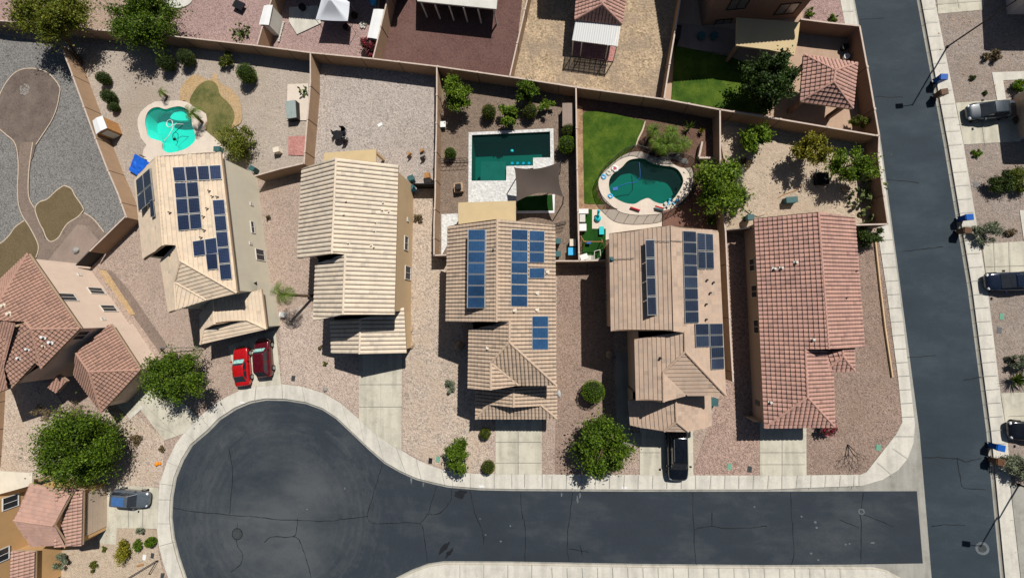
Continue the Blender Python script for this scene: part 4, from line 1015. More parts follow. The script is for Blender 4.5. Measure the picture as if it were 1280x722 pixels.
# ---- H4 taupe flat tile house with slate panels
H4 = House('two storey house with flat taupe tiles and dark slate solar panels', 'stucco_taupe', 'tile_taupe', (830, 380))
NW, SW1, NE, SE = E(761.6, 291.5), E(763.7, 413.7), E(897.5, 288), E(907, 493.7)
S2a, S2b, SF = E(793, 423.7), E(795, 500), E(858.7, 494)
R0 = rise(837.5, 281.6, NE, SE, .38); R1 = rise(841, 413.7, NE, SE, .38); R0.z = R1.z = (R0.z+R1.z)/2
R2 = rise(855.5, 413.7, NE, SE, .38); R3 = rise(856, 439.5, NE, SE, .38)
G0 = on([S2a, S2b, R2], 828.7, 465); G1 = on([S2a, S2b, R2], 829.2, 502)
W1 = H4.add([R0, NW, SW1, R1], 'f'); EP = H4.add([R0, NE, SE, R3, R2, R1], 'f'); W2 = H4.add([R2, S2a, S2b, G1, G0, R3], 'f')
H4.add([R3, SE, SF, G0], 'f'); H4.add([G0, SF, G1], 'f')
H4.walls([(761.6, 291.5), (897.5, 288), (907, 493.7), (858.7, 496), (795, 500), (793, 418), (763.7, 413.7)], ZU)
L0 = None
le = [E(785, 500, ZL), E(787.7, 532, ZL)]; re = [E(888, 490, ZL), E(889.5, 532.6, ZL)]
L1 = rise(845.3, 527, *re, .42); L0 = rise(844, 495, *re, .42); L0.z = L1.z
k1 = on([L0, *le], 830, 538.5); k2 = on([L0, *re], 860, 539)
H4.add([L0, le[0], le[1], k1, L1], 'f', 1); H4.add([L0, re[0], re[1], k2, L1], 'f', 1); H4.add([L1, k1, k2], 'f', 1)
H4.walls([(786, 485), (888, 485), (889.5, 532), (787.7, 531)], ZL, grp=1)
H4.finish([(R2, R3), (R3, SE), (R3, G0), (G0, G1), (L0, L1), (L1, k1), (L1, k2)])
H4.solar(W1, [(806.5, 299), (818, 298.7), (821, 394), (809.5, 394.5)], 1, 4, 'panel_slate', (.62, .15))
H4.solar(EP, [(853, 288), (870.8, 289), (874.3, 403.5), (856, 404)], 1, 8, 'panel_slate'); H4.solar(EP, [(871.5, 290), (891.5, 292), (893, 336.5), (872.5, 336.5)], 2, 2, 'panel_slate')
H4.solar(EP, [(868.5, 404), (904, 403.7), (904.8, 433), (869.5, 434)], 2, 2, 'panel_slate'); H4.solar(EP, [(888, 433.5), (905.3, 433), (906, 461), (889, 462)], 1, 2, 'panel_slate')
H4.vent(EP, [(883, 350), (891, 353), (887, 366), (882, 380), (882, 399)], .07, .25, 'bronze'); H4.vent(W2, [(825, 447)], .08, .25, 'bronze'); H4.vent(W1, [(765, 324)], .12, .2, 'bin_teal')
# thin conduit pipes across the slopes
for pl, a, b in ((W1, (765, 324), (793, 322.5)), (W1, (818, 301), (838, 301.5)), (EP, (839, 300.5), (853, 301.5))):
    n = newell(pl); c = sum(pl, Vector())/len(pl); bm = BM(); tube(bm, [hit(*a, c+n*.16, n), hit(*b, c+n*.16, n)], .03, 6); obj('conduit', bm, M['steel'], H4.t)
ea = NW.xy+Vector((.38, 0)); eb = SW1.xy+Vector((.38, 0)); H4.window(ea, eb, 758.5, 372, .9, 1.0)
la = P(787.7, 532, ZL).xy+Vector((.38, .38)); lb = P(889.5, 532.6, ZL).xy+Vector((-.38, .38)); garage(H4, la, lb, 4.9, off=.66); door(H4, la, lb, .2)
# ---- H5 rose barrel tile bungalow
H5 = House('long single storey house with rose pink barrel tiles beside the wide street', 'stucco_taupe', 'tile_rose', (1000, 400))
Z5 = 3.0
NW, SW, NE, SE1, SE2 = [E(x, y, Z5) for x, y in ((942.5, 273), (955, 534), (1067.5, 272.5), (1079.5, 434), (1042.5, 533))]
R0 = rise(1022.5, 265, NE, SE1, .42); R1 = rise(1035, 436, NE, SE1, .42); R0.z = R1.z = (R0.z+R1.z)/2
WP = [R0, NW, SW]; R2 = on(WP, 1006, 436); R3 = on(WP, 1008.7, 496); R2.z = R3.z = (R2.z+R3.z)/2
W = H5.add([R0, NW, SW, R3, R2, R1], 'g'); EP = H5.add([R0, NE, SE1, R1], 's')
E2a = E(1040, 438, Z5); H5.add([R2, E2a, SE2, R3], 's'); H5.add([R3, SW, SE2], 'g')
q0 = rise(1052.5, 437, E(1067, 434.5, Z5), E(1067.5, 463, Z5), .42); q1 = rise(1053, 445, E(1067, 434.5, Z5), E(1067.5, 463, Z5), .42)
H5.add([q0, E(1027.5, 440, Z5+.15), E(1029, 464.5, Z5), q1], 'g', 2); H5.add([q1, E(1029, 464.5, Z5), E(1067.5, 463, Z5)], 'g', 2); H5.add([q0, E(1067, 434.5, Z5), E(1067.5, 463, Z5), q1], 's', 2)
H5.walls([(942.5, 273), (1067.5, 272.5), (1079.5, 434), (1041, 437), (1042.5, 533), (955, 534)], Z5); H5.walls([(1030, 430), (1067, 430), (1067.5, 463), (1029, 463.5)], Z5, grp=2)
H5.finish([(R0, R1), (R2, R3), (R3, SW), (R3, SE2), (q0, q1), (q1, E(1067.5, 463, Z5)), (q1, E(1029, 464.5, Z5))])
H5.vent(W, [(994, 328), (967, 336), (1015, 424), (976, 335), (962, 502)], .09, .3, 'offwhite'); H5.vent(EP, [(1057, 372), (1069, 339)], .05, .25, 'bronze')
ea = NW.xy+Vector((.38, 0)); eb = SW.xy+Vector((.38, 0))
for x, y, w_, h_ in ((940.5, 331, 1.2, 1.0), (943.5, 364, 1.2, 1.1), (946.5, 408, 1.3, 1.1)): H5.window(ea, eb, x, y, w_, h_)
la = P(955, 534, Z5).xy+Vector((.38, .38)); lb = P(1042.5, 533, Z5).xy+Vector((-.38, .38)); garage(H5, la, lb, 4.9, off=.3)
ac = P(948.5, 503, 1.2); bm = BM(); box(bm, (ac.x-.1, ac.y, 1.2), (.15, .5, .8)); obj('meter_box', bm, M['steel'], H5.t)
# ---- H0 terracotta house, left
H0 = House('two storey pink stucco house with terracotta tiles at the left edge', 'stucco_pink', 'tile_terra', (100, 420))
N_, E_, S1, S1b, S2 = E(35.5, 316.5), E(100.5, 410.5), E(52.4, 460), E(47.4, 451.6), E(15.8, 484)
B = rise(40, 411, N_, E_, .42); C_ = rise(32.4, 402, N_, E_, .42); A_ = rise(-14, 400, N_, E_, .42)
WN = E(-60, 408); WS = E(-60, 430)
H0.add([N_, E_, B, C_, A_], 's'); H0.add([B, E_, S1], 'g'); H0.add([C_, B, S1, S1b, S2, on([C_, S1b, S2], -5, 430)], 'g'); H0.add([N_, A_, WN], 's')
H0.add([A_, WN, E(-30, 500), S2, on([C_, S1b, S2], -5, 430), C_], 's')
H0.walls([(35.5, 316.5), (100.5, 410.5), (52.4, 460), (15.8, 484), (-40, 480), (-50, 402)], ZU)
ne0, ne1 = E(138.8, 404.7, ZL), E(176, 462, ZL); s0 = E(127, 514.7, ZL); w0 = E(93, 468, ZL)
Ra = rise(95.6, 441, ne0, ne1, .42); Rb = rise(112.2, 464.3, ne0, ne1, .42); Ra.z = Rb.z = (Ra.z+Rb.z)/2
H0.add([Ra, ne0, ne1, Rb], 's', 1); H0.add([Rb, ne1, s0], 'g', 1); H0.add([Ra, Rb, s0, w0], 's', 1)
H0.walls([(135, 400), (176, 462), (127, 514.7), (93, 468), (88, 440)], ZL, grp=1)
H0.add([E(59, 482.3, ZL), E(74, 467.4, ZL+.5), E(84.8, 475.7, ZL+.5), E(71.5, 490.6, ZL)], 'g', 2)
H0.finish([(N_, A_), (B, E_), (B, S1), (C_, B), (Ra, Rb), (Rb, ne1), (Rb, s0)])
P0 = H0.planes[0][0]; H0.vent(P0, [(5, 382), (12, 392)], .13, .2, 'cream')
P1 = H0.planes[1][0]; H0.vent(P1, [(56, 421), (65, 427.5)], .12, .3, 'white'); H0.vent(P1, [(56, 432)], .08, .2, 'cream'); P2 = H0.planes[2][0]; H0.vent(P2, [(25, 447), (36, 436)], .1, .25, 'white')
a0, b0 = N_.xy, E_.xy; d0 = (b0-a0).normalized(); of = Vector((d0.y, -d0.x)); of = of if of.dot(P(0, 420, ZU).xy-a0) > 0 else -of
ea, eb = a0+of*.38, b0+of*.38
for x, y, w_, h_ in ((84, 371.5, 1.0, 1.6), (120.5, 363.5, .9, 1.5), (136, 385.5, .9, 1.5)): H0.window(ea, eb, x, y, w_, h_)
H0.window(ea, eb, 128.5, 398.5, .3, .25, 'offwhite'); H0.window(ea, eb, 99, 343, .3, .2, 'offwhite')
a1, b1 = E_.xy, S1.xy; d1 = (b1-a1).normalized(); of = Vector((d1.y, -d1.x)); of = of if of.dot(P(30, 400, ZU).xy-a1) > 0 else -of; H0.window(a1+of*.38, b1+of*.38, 101, 418.5, 1.3, 1.0)
g1, g2 = s0.xy, ne1.xy; dg = (g2-g1).normalized(); og = Vector((-dg.y, dg.x)); garage(H0, g1+og*.38, g2+og*.38, 4.4)
# ---- BL orange house
H6 = House('orange tan house with clay tile roofs at the bottom left corner', 'stucco_orange', 'tile_clay', (60, 690))
a, b = E(37.4, 603.6, 3.5), E(89.5, 617, 3.5); c, d = E(83, 680, 3.5), E(38, 683, 3.5)
r0 = rise(16.7, 650, a, b, .34); r1 = rise(68.8, 655.7, a, b, .34); r0.z = r1.z = (r0.z+r1.z)/2
H6.add([r0, a, b, r1], 'f'); H6.add([r0, r1, c, d], 'f')
H6.walls([(30, 608), (86, 618), (80, 676), (28, 676)], 3.5, .3)
e0, e1 = E(104, 611, 2.8), E(102.5, 681, 2.8); H6.add([E(70, 609, 3.9), e0, e1, E(68, 683, 3.9)], 'm', 1)
H6.add([E(14, 688, 3.9), E(44, 688, 2.8), E(43, 742, 2.8), E(12, 742, 3.9)], 'm', 1)
H6.walls([(72, 611), (104, 611), (102.5, 681), (70, 683)], 2.8, .3, grp=1); H6.walls([(-20, 688), (44, 688), (43, 742), (-20, 742)], 2.8, .3, grp=1)
# tall rear block: its east wall with the white window
A6, B6 = P(52, 604, 0).xy, P(52, 790, 0).xy; C6, D6 = P(-110, 790, 0).xy, P(-110, 604, 0).xy
f = [Vector((*p, 5.8)) for p in (A6, B6, C6, D6)]; ap = (f[0]+f[1]+f[2]+f[3])/4; r_a = f[0].lerp(f[3], .5).lerp(ap, .55)+Vector((0, 0, 1.6)); r_b = f[1].lerp(f[2], .5).lerp(ap, .55)+Vector((0, 0, 1.6))
H6.add([r_a, f[0], f[1], r_b], 's', 3); H6.add([r_a, f[3], f[0]], 's', 3); H6.add([r_b, f[1], f[2]], 's', 3); H6.add([r_a, r_b, f[2], f[3]], 's', 3)
H6.walls(None, 5.8, .35, grp=3, world=[A6, B6, C6, D6])
H6.finish([(r0, r1), (r_a, r_b)])
ea, eb = A6+Vector((-.35, 0)), B6+Vector((-.35, 0)); H6.window(ea, eb, 13, 627, 1.3, 1.3, 'glass', 'white'); H6.window(ea, eb, 1, 694, 1.3, 1.3, 'glass', 'white')
g1, g2 = e0.xy+Vector((-.3, 0)), e1.xy+Vector((-.3, 0)); garage(H6, g2, g1, 4.8)
bm = BM(); w1 = P(131, 659, 1.2); w2 = P(108, 676, 2.4); p = P(126, 662, 0); box(bm, (p.x-.9, p.y-.5, 1.2), (1.7, .35, 2.4), .25); obj('wing_wall', bm, M['stucco_orange'], H6.t)
cover('patio_cover', [(-40, 586), (40, 591), (40, 606), (0, 617), (-40, 622)], 3.4, 'flat beige patio cover at the left edge above the clay tile roof', 'cream', posts=[(36, 604), (0, 613)])
# ---- HN brown house, top right
H7 = House('brown two storey stucco house with shutters at the top edge', 'stucco_brown', 'tile_clay', (950, 0))
f = [Vector((*P(x, y, 0).xy, 8.7)) for x, y in ((874, 36), (1000, 25), (985, -110), (850, -110))]
ra = f[0].lerp(f[3], .4).lerp(f[1].lerp(f[2], .4), .5)+Vector((0, 0, 2.2)); rb = f[0].lerp(f[3], .7).lerp(f[1].lerp(f[2], .7), .5)+Vector((0, 0, 2.2))
H7.add([f[0], f[1], ra], 's'); H7.add([f[1], f[2], rb, ra], 's'); H7.add([f[2], f[3], rb], 's'); H7.add([f[3], f[0], ra, rb], 's')
H7.walls(None, 8.7, .3, world=[v.xy for v in f]); H7.finish([(ra, rb), (f[0], ra), (f[1], ra)])
ea, eb = f[0].xy+Vector((0, .3)), f[1].xy+Vector((0, .3))
dd = (f[1]-f[0]).normalized(); nn = Vector((dd.y, -dd.x, 0)); nn = nn if nn.y < 0 else -nn
ea, eb = f[0].xy-nn.xy*.3, f[1].xy-nn.xy*.3
for x, y, w_, h_ in ((923, 5, 1.8, 1.3), (902, 31, 1.6, 1.6), (984, 11, 1.9, 1.4)): H7.window(ea, eb, x, y, w_, h_, 'steel', 'bronze')
cover('patio_cover', [(921, 22), (1000, 28), (997, 52), (993, 69), (960, 62), (920, 57)], 2.9, 'flat patio cover on the back of the brown house', 'cover', posts=[(923, 55), (990, 65)], post_mat='stucco_brown')
# ---- right edge houses
for (lab, x0, y0, x1, y1) in (('grey stucco house at the top right corner beside the lamp post', 1251, 22, 1400, -120), ('grey stucco house at the right edge behind the silver car', 1266, 178, 1420, 117)):
    h = House(lab, 'stucco_grey', 'tile_taupe', (x0+40, (y0+y1)/2)); z = 5.0 if y0 < 100 else 3.2
    f = [Vector((*P(x, y, 0).xy, z)) for x, y in ((x0+3, y0), (x1, y0), (x1, y1), (x0-5, y1))]
    m = (f[0]+f[1]+f[2]+f[3])/4; ra = f[0].lerp(f[3], .5).lerp(m, .5)+Vector((0, 0, 1.5)); rb = f[1].lerp(f[2], .5).lerp(m, .5)+Vector((0, 0, 1.5))
    h.add([f[0], f[1], rb, ra], 'f'); h.add([f[1], f[2], rb], 'f'); h.add([f[2], f[3], ra, rb], 'f'); h.add([f[3], f[0], ra], 'f')
    h.walls(None, z, .3, world=[v.xy for v in f]); h.finish([(ra, rb)]); garage(h, f[3].xy+Vector((.3, 0)), f[0].xy+Vector((.3, 0)), 4.2)
for lab, q, z in (('house beyond the canopy tent yard at the top edge', ((372, -18), (520, -8), (530, -150), (372, -150)), 5.8), ('house beyond the dry straw yard at the top edge', ((694, -14), (742, -10), (742, -150), (694, -150)), 5.0)):
    h = House(lab, 'stucco_tan', 'tile_clay', q[0]); f = [Vector((*P(x, y, 0).xy, z)) for x, y in q]
    m = (f[0]+f[1]+f[2]+f[3])/4; ra = f[0].lerp(f[1], .5).lerp(m, .5)+Vector((0, 0, 1.2)); rb = f[2].lerp(f[3], .5).lerp(m, .5)+Vector((0, 0, 1.2))
    h.add([f[0], f[1], ra], 's'); h.add([f[1], f[2], rb, ra], 's'); h.add([f[2], f[3], rb], 's'); h.add([f[3], f[0], ra, rb], 's'); h.walls(None, z, .3, world=[v.xy for v in f]); h.finish([(ra, rb)])
# patio covers of the middle houses
cover('patio_cover', [(405.5, 191), (470, 186.3), (470, 214), (402, 214)], 2.8, 'flat beige patio cover behind the cream tiled house', posts=[(408, 192), (467, 188)])
t = cover('patio_cover', [(573, 253), (644.7, 251), (645, 292), (573, 292)], 2.8, 'flat beige patio cover beside the white pool paving', posts=[(576, 255), (642, 253)])
t = cover('patio_cover', [(523, -110), (632, -110), (620.5, 11.5), (521.5, 1.5)], 2.45, 'white pergola roof over the red gravel yard', 'offwhite', posts=[(526, 2), (543, 4), (561, 6), (579, 8), (597, 9.5), (617, 11)], post_mat='offwhite', pr=.08)  # unseen far part lengthened so the shadow below runs on unbroken
# ================================================================== VEGETATION
def leaf(bm, p, s, rnd, up=.5, asp=.55):
    d = Vector((rnd.gauss(0, 1), rnd.gauss(0, 1), rnd.gauss(0, 1)+up)).normalized()
    u = d.orthogonal().normalized(); u.rotate(Quaternion(d, rnd.random()*6.28)); v = d.cross(u)
    u *= s/2; v *= s*asp/2
    bm.faces.new([bm.verts.new(q) for q in (p-u, p-v, p+u, p+v)])
def crown(c, r, n, s, seed, clumps=26, hollow=.55, flat=0, droop=0, streak=None):
    rnd = random.Random(seed); bm = BM(); c = Vector(c); cl = []
    for i in range(clumps):
        while True:
            d = Vector((rnd.uniform(-1, 1), rnd.uniform(-1, 1), rnd.uniform(-1, 1)))
            if hollow < d.length < 1: break
        k = rnd.uniform(.78, 1.06)
        cl.append((c+Vector((d.x*r[0]*k*.82, d.y*r[1]*k*.82, d.z*r[2]*k*.8)), rnd.uniform(.16, .34)*min(r[0], r[1])))
    n = int(n*1.7); s *= 1.12; per = n//clumps
    for p, cr in cl:
        out = (p-c); out.z *= .3; out = out.normalized() if out.length > .01 else Vector((1, 0, 0))
        for i in range(per):
            g = Vector((rnd.gauss(0, 1), rnd.gauss(0, 1), rnd.gauss(0, .7)))*cr*.55
            if streak: g += out*abs(rnd.gauss(0, 1))*cr*streak; g.z -= abs(rnd.gauss(0, .3))*cr*droop
            leaf(bm, p+g, s*rnd.uniform(.5, 1.45), rnd, .8)
    return bm, cl
def trunk_bm(base, top, r, cl, rnd):
    bm = BM(); base, top = Vector(base), Vector(top); m = base.lerp(top, .45)+Vector((rnd.uniform(-.15, .15), rnd.uniform(-.15, .15), 0))
    tube(bm, [base, m, top], [r*1.25, r*.9, r*.6], 8)
    for p, cr in cl[::3]:
        q = m.lerp(top, rnd.uniform(.1, .9)); tube(bm, [q, q.lerp(p, .5)+Vector((0, 0, .15)), p], [r*.4, r*.24, r*.08], 5, cap=False)
    return bm
def tree(label, px, py, z, rpx, mat, n=5000, s=.2, seed=1, name='tree', cat='tree', rz=None, base=None, group=None, hollow=.5, streak=.6, clumps=30, droop=.6):
    c = P(px, py, z); k = (P(px+1, py, z)-P(px, py, z)).length; rx, ry = rpx[0]*k, rpx[1]*k
    rz = rz or min(rx, ry)*.72; rz = min(rz, z*.92)
    b = P(*base, 0) if base else Vector((c.x, c.y, 0))
    t = thing(name, b, label, cat, group); rnd = random.Random(seed)
    bm, cl = crown(c, (rx, ry, rz), n, s, seed, clumps, hollow, streak=streak, droop=droop)
    obj('crown', bm, M[mat], t)
    obj('trunk', trunk_bm(b, c, max(.06, rx*.045), cl, rnd), M['trunk'], t)
    return t
def shrub(label, px, py, r, mat, ball=True, z=None, seed=0, group=None, s=.11, n=None, name='shrub', cat='shrub', ry=None):
    k = .094; R = r*k; z = z if z is not None else R*.95; c = P(px, py, z); RY = (ry or r)*k
    rnd = random.Random(seed+int(px*7+py)); t = thing(name, (c.x, c.y, 0), label, cat, group); bm = BM()
    n = n or int(900+R*R*1500)
    if ball:
        for i in range(n):
            d = Vector((rnd.gauss(0, 1), rnd.gauss(0, 1), rnd.gauss(0, 1))).normalized()
            bumpy = 1+.07*noise.noise(d*2.5+Vector((px, py, 0)))
            leaf(bm, c+Vector((d.x*R, d.y*RY, d.z*R*.95))*bumpy*rnd.uniform(.9, 1.04), s*rnd.uniform(.6, 1.2), rnd, .3)
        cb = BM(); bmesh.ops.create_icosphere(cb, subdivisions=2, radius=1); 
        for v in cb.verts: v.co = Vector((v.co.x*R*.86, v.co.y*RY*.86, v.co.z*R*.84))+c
        obj('crown', bm, M[mat], t); obj('stem_or_core', cb, M['core'], t)  # added dark ball fills the inside behind the leaves
    else:
        b2, cl = crown((c.x, c.y, z), (R, RY, min(R*.8, z)), n, s, rnd.random(), 12, .3, streak=.4); bm.free()
        obj('crown', b2, M[mat], t); sb = BM()
        for p, cr in cl: tube(sb, [(c.x, c.y, 0), p], [.03, .012], 4, cap=False)
        obj('stem_or_core', sb, M['trunk'], t)
    return t
def spiky(label, px, py, r, mat, n=26, seed=3, name='agave', cat='plant', up=.6, w=.1, z=0, group=None):
    c = P(px, py, z); R = r*.094; rnd = random.Random(seed); bm = BM()
    for i in range(n):
        a = rnd.random()*6.28; e = rnd.uniform(.15, 1.3)*up; d = Vector((math.cos(a)*math.cos(e), math.sin(a)*math.cos(e), math.sin(e))); q = Vector((-math.sin(a), math.cos(a), 0))*w/2
        l = R*rnd.uniform(.7, 1.1); m = c+d*l*.5+Vector((0, 0, .08)); tip = c+d*l
        v = [bm.verts.new(p) for p in (c-q, c+q, m+q*.8, tip, m-q*.8)]; bm.faces.new(v)
    return tag(obj(name, bm, M[mat]), label, cat, group)

def palm(label, px, py, z, base, R=1.5, n=22, seed=5, fronds_mat='palm', group=None, trunkless=False):
    c = P(px, py, z); b = P(*base, 0); t = thing('palm', b, label, 'palm', group); rnd = random.Random(seed)
    if not trunkless:
        bm = BM(); k = 8; pts = [b.lerp(c, i/k)+Vector((0, 0, 0)) for i in range(k+1)]; tube(bm, pts, [.17-.004*i+(.02 if i % 2 else 0) for i in range(k+1)], 9); obj('trunk', bm, M['trunk'], t)
    bm = BM()
    for i in range(n):
        a = 2*PI*i/n+rnd.uniform(-.15, .15); e0 = rnd.uniform(-.1, 1.1); L_ = R*rnd.uniform(.8, 1.1); prev = c.copy(); side = Vector((-math.sin(a), math.cos(a), 0)); K = 9; e = e0
        for j in range(K):
            d = Vector((math.cos(a)*math.cos(e), math.sin(a)*math.cos(e), math.sin(e))); nx = prev+d*L_/K; e -= .2
            wl = R*.36*math.sin(PI*(j+1)/(K+1))+.03
            for sg in (-1, 1):
                tip = nx+side*sg*wl+d*wl*.6-Vector((0, 0, wl*.35))
                bm.faces.new([bm.verts.new(q) for q in (prev, prev.lerp(nx, .55), tip)])
            bm.faces.new([bm.verts.new(q) for q in (prev-side*.02, prev+side*.02, nx+side*.015, nx-side*.015)])
            prev = nx
    obj('frond', bm, M[fronds_mat], t); return t
def cactus(label, px, py, r, seed=1, n=34, mat='cactus'):
    c = P(px, py, 0); R = r*.094; rnd = random.Random(seed); bm = BM()
    for i in range(n):
        a = rnd.random()*6.28; q = math.sqrt(rnd.random())*R; z = rnd.uniform(.15, 1.2)*(1.25-q/R*.7); p = c+Vector((q*math.cos(a), q*math.sin(a), z))
        d = Vector((rnd.gauss(0, 1), rnd.gauss(0, 1), rnd.gauss(0, .8)+.4)).normalized(); u = d.orthogonal().normalized(); u.rotate(Quaternion(d, rnd.random()*6.28)); v = d.cross(u); s = rnd.uniform(.14, .24)
        a_ = [bm.verts.new(p+u*s*math.cos(k*PI/5)+v*s*.75*math.sin(k*PI/5)+d*.03) for k in range(10)]; b_ = [bm.verts.new(w.co-d*.06) for w in a_]
        bm.faces.new(a_); bm.faces.new(b_[::-1])
        for k in range(10): bm.faces.new((a_[k], b_[k], b_[(k+1) % 10], a_[(k+1) % 10]))
    return tag(obj('cactus', bm, M[mat]), label, 'cactus')

tree('large round bright green tree beside the parked blue SUV', 96, 562, 4.1, (41, 40), 'leaf_green', 26000, .2, 11, clumps=80, hollow=.1, rz=3.2, streak=.45)
tree('spreading green tree over the driveway of the pink stucco house', 218, 471, 3.5, (44, 27), 'leaf_green', 13000, .19, 12, clumps=40, hollow=.05, streak=.9, rz=1.8, base=(248, 466))
tree('dense leafy green tree between the two front walks at the kerb', 754, 560, 2.6, (33, 36), 'leaf_green', 9000, .21, 13, clumps=42, hollow=.25, rz=2.2)
tree('young staked green tree by the kerb of the turning circle', 573, 571, 1.9, (16, 22), 'leaf_green', 3400, .19, 14, clumps=20, hollow=.1, base=(574, 572))
tree('wide feathery olive green tree in the top left corner', 62, 14, 4.0, (50, 27), 'leaf_olive', 15000, .2, 15, clumps=70, hollow=.05, streak=.8, base=(102, 80), rz=1.6)
tree('feathery green tree hanging over the back wall near the top left', 178, 20, 3.2, (40, 26), 'leaf_green', 14000, .2, 16, clumps=46, hollow=.1, streak=1.0, base=(204, 60), rz=1.6)
tree('upright yellow green tree in the gravel left of the rectangular pool', 570, 118, 2.2, (16, 24), 'leaf_bright', 4600, .2, 17, clumps=26, hollow=.15)
tree('dark green tree shading the lawn behind the brown house', 963, 99, 3.4, (30, 34), 'leaf_dark', 7500, .24, 18, clumps=44, hollow=.3, rz=2.4, base=(945, 118))
tree('golden olive tree in the sandy yard above the rose tiled house', 1017, 185, 2.4, (29, 21), 'leaf_yellow', 4200, .19, 19, clumps=26, hollow=.15, base=(1003, 196))
tree('light green feathery tree in the sandy yard next to the street wall', 1064, 206, 2.4, (26, 21), 'leaf_bright', 5200, .17, 20, clumps=30, hollow=.1, streak=1.0, base=(1040, 217))
tree('broad citrus tree leaning over the wall beside the fenced pool', 898, 235, 2.5, (34, 32), 'leaf_bright', 5600, .24, 21, clumps=30, streak=1.0, hollow=.1, rz=2.0, base=(880, 246))
tree('olive shrubby tree next to the turquoise pool deck', 296, 178, 1.6, (20, 24), 'leaf_olive', 4600, .16, 22, clumps=24, hollow=.15, base=(306, 186))
tree('grey twiggy bare tree beside the large round green tree', 72, 515, 1.6, (38, 12), 'leaf_twig', 1100, .14, 23, clumps=16, hollow=.1, base=(98, 522))
tree('yellow green leafy tree in the shaded corner of the sandy yard', 945, 170, 1.8, (17, 17), 'leaf_bright', 2600, .26, 24, clumps=20, hollow=.1)
tree('pale feathery bush hanging over the wall into the sandy yard', 922, 235, 1.4, (15, 32), 'leaf_sage', 2400, .15, 25, clumps=18, hollow=.1, streak=1.0)
tree('dark green bushy tree at the foot of the gazebo yard wall', 1075, 153, 1.0, (12, 9), 'leaf_moss', 1800, .14, 26, clumps=14, hollow=.1)
tree('grey green desert shrub filling the corner by the street wall', 1089, 294, 1.2, (18, 14), 'leaf_shrub', 4200, .14, 27, clumps=20, hollow=.1)
tree('young green tree against the back wall of the rectangular pool yard', 657, 111, 1.9, (14, 15), 'leaf_green', 3400, .17, 28, clumps=18, hollow=.2)
tree('small leafy sapling in the gravel near the slatted bench', 683, 132, 1.0, (9, 10), 'leaf_bright', 700, .2, 29, clumps=9, hollow=.1)
tree('broad leafed green bush between two clipped balls at the pool', 636, 144, 1.1, (12, 12), 'leaf_bright', 1300, .24, 30, clumps=12, hollow=.1)
for i, (x, y, r, m, lb) in enumerate((
    (208, 78, 11, 'leaf_shrub', 'leftmost clipped green ball shrub below the long wall'), (233, 72, 10.5, 'leaf_shrub', 'second clipped green ball shrub below the long wall'),
    (308, 92, 12, 'leaf_green', 'clipped green ball shrub right of the dry kidney lawn'), (129.5, 98, 8.5, 'leaf_shrub', 'upper dark clipped shrub near the tan side wall'),
    (136, 121, 9, 'leaf_shrub', 'middle dark clipped shrub near the tan side wall'), (143, 134, 6, 'leaf_shrub', 'smallest dark shrub near the white plastic shed'),
    (611, 140, 9, 'leaf_moss', 'brownish clipped ball shrub nearest the yellow green tree'), (662.5, 139, 9, 'leaf_moss', 'olive clipped ball shrub under the back wall by the pool'),
    (708.5, 181, 10.5, 'leaf_hedge', 'bright clipped ball shrub at the right corner of the rectangular pool'), (710, 163, 8, 'leaf_moss', 'dull clipped shrub below the slatted bench'),
    (563, 192, 7.2, 'leaf_green', 'small round clipped shrub left of the rectangular pool'), (741.5, 489, 13, 'leaf_hedge', 'bright green clipped ball shrub alone in the side gravel'),
    (606.5, 541.5, 6.5, 'leaf_moss', 'small clipped ball shrub below the garage, upper of two'), (610.5, 583, 7.5, 'leaf_moss', 'clipped ball shrub at the pavement, lower of two'),
    (188, 677, 6, 'leaf_hedge', 'round bright clipped shrub near the turning circle kerb'))):
    shrub(lb, x, y, r, m, seed=i, group='clipped ball shrubs')
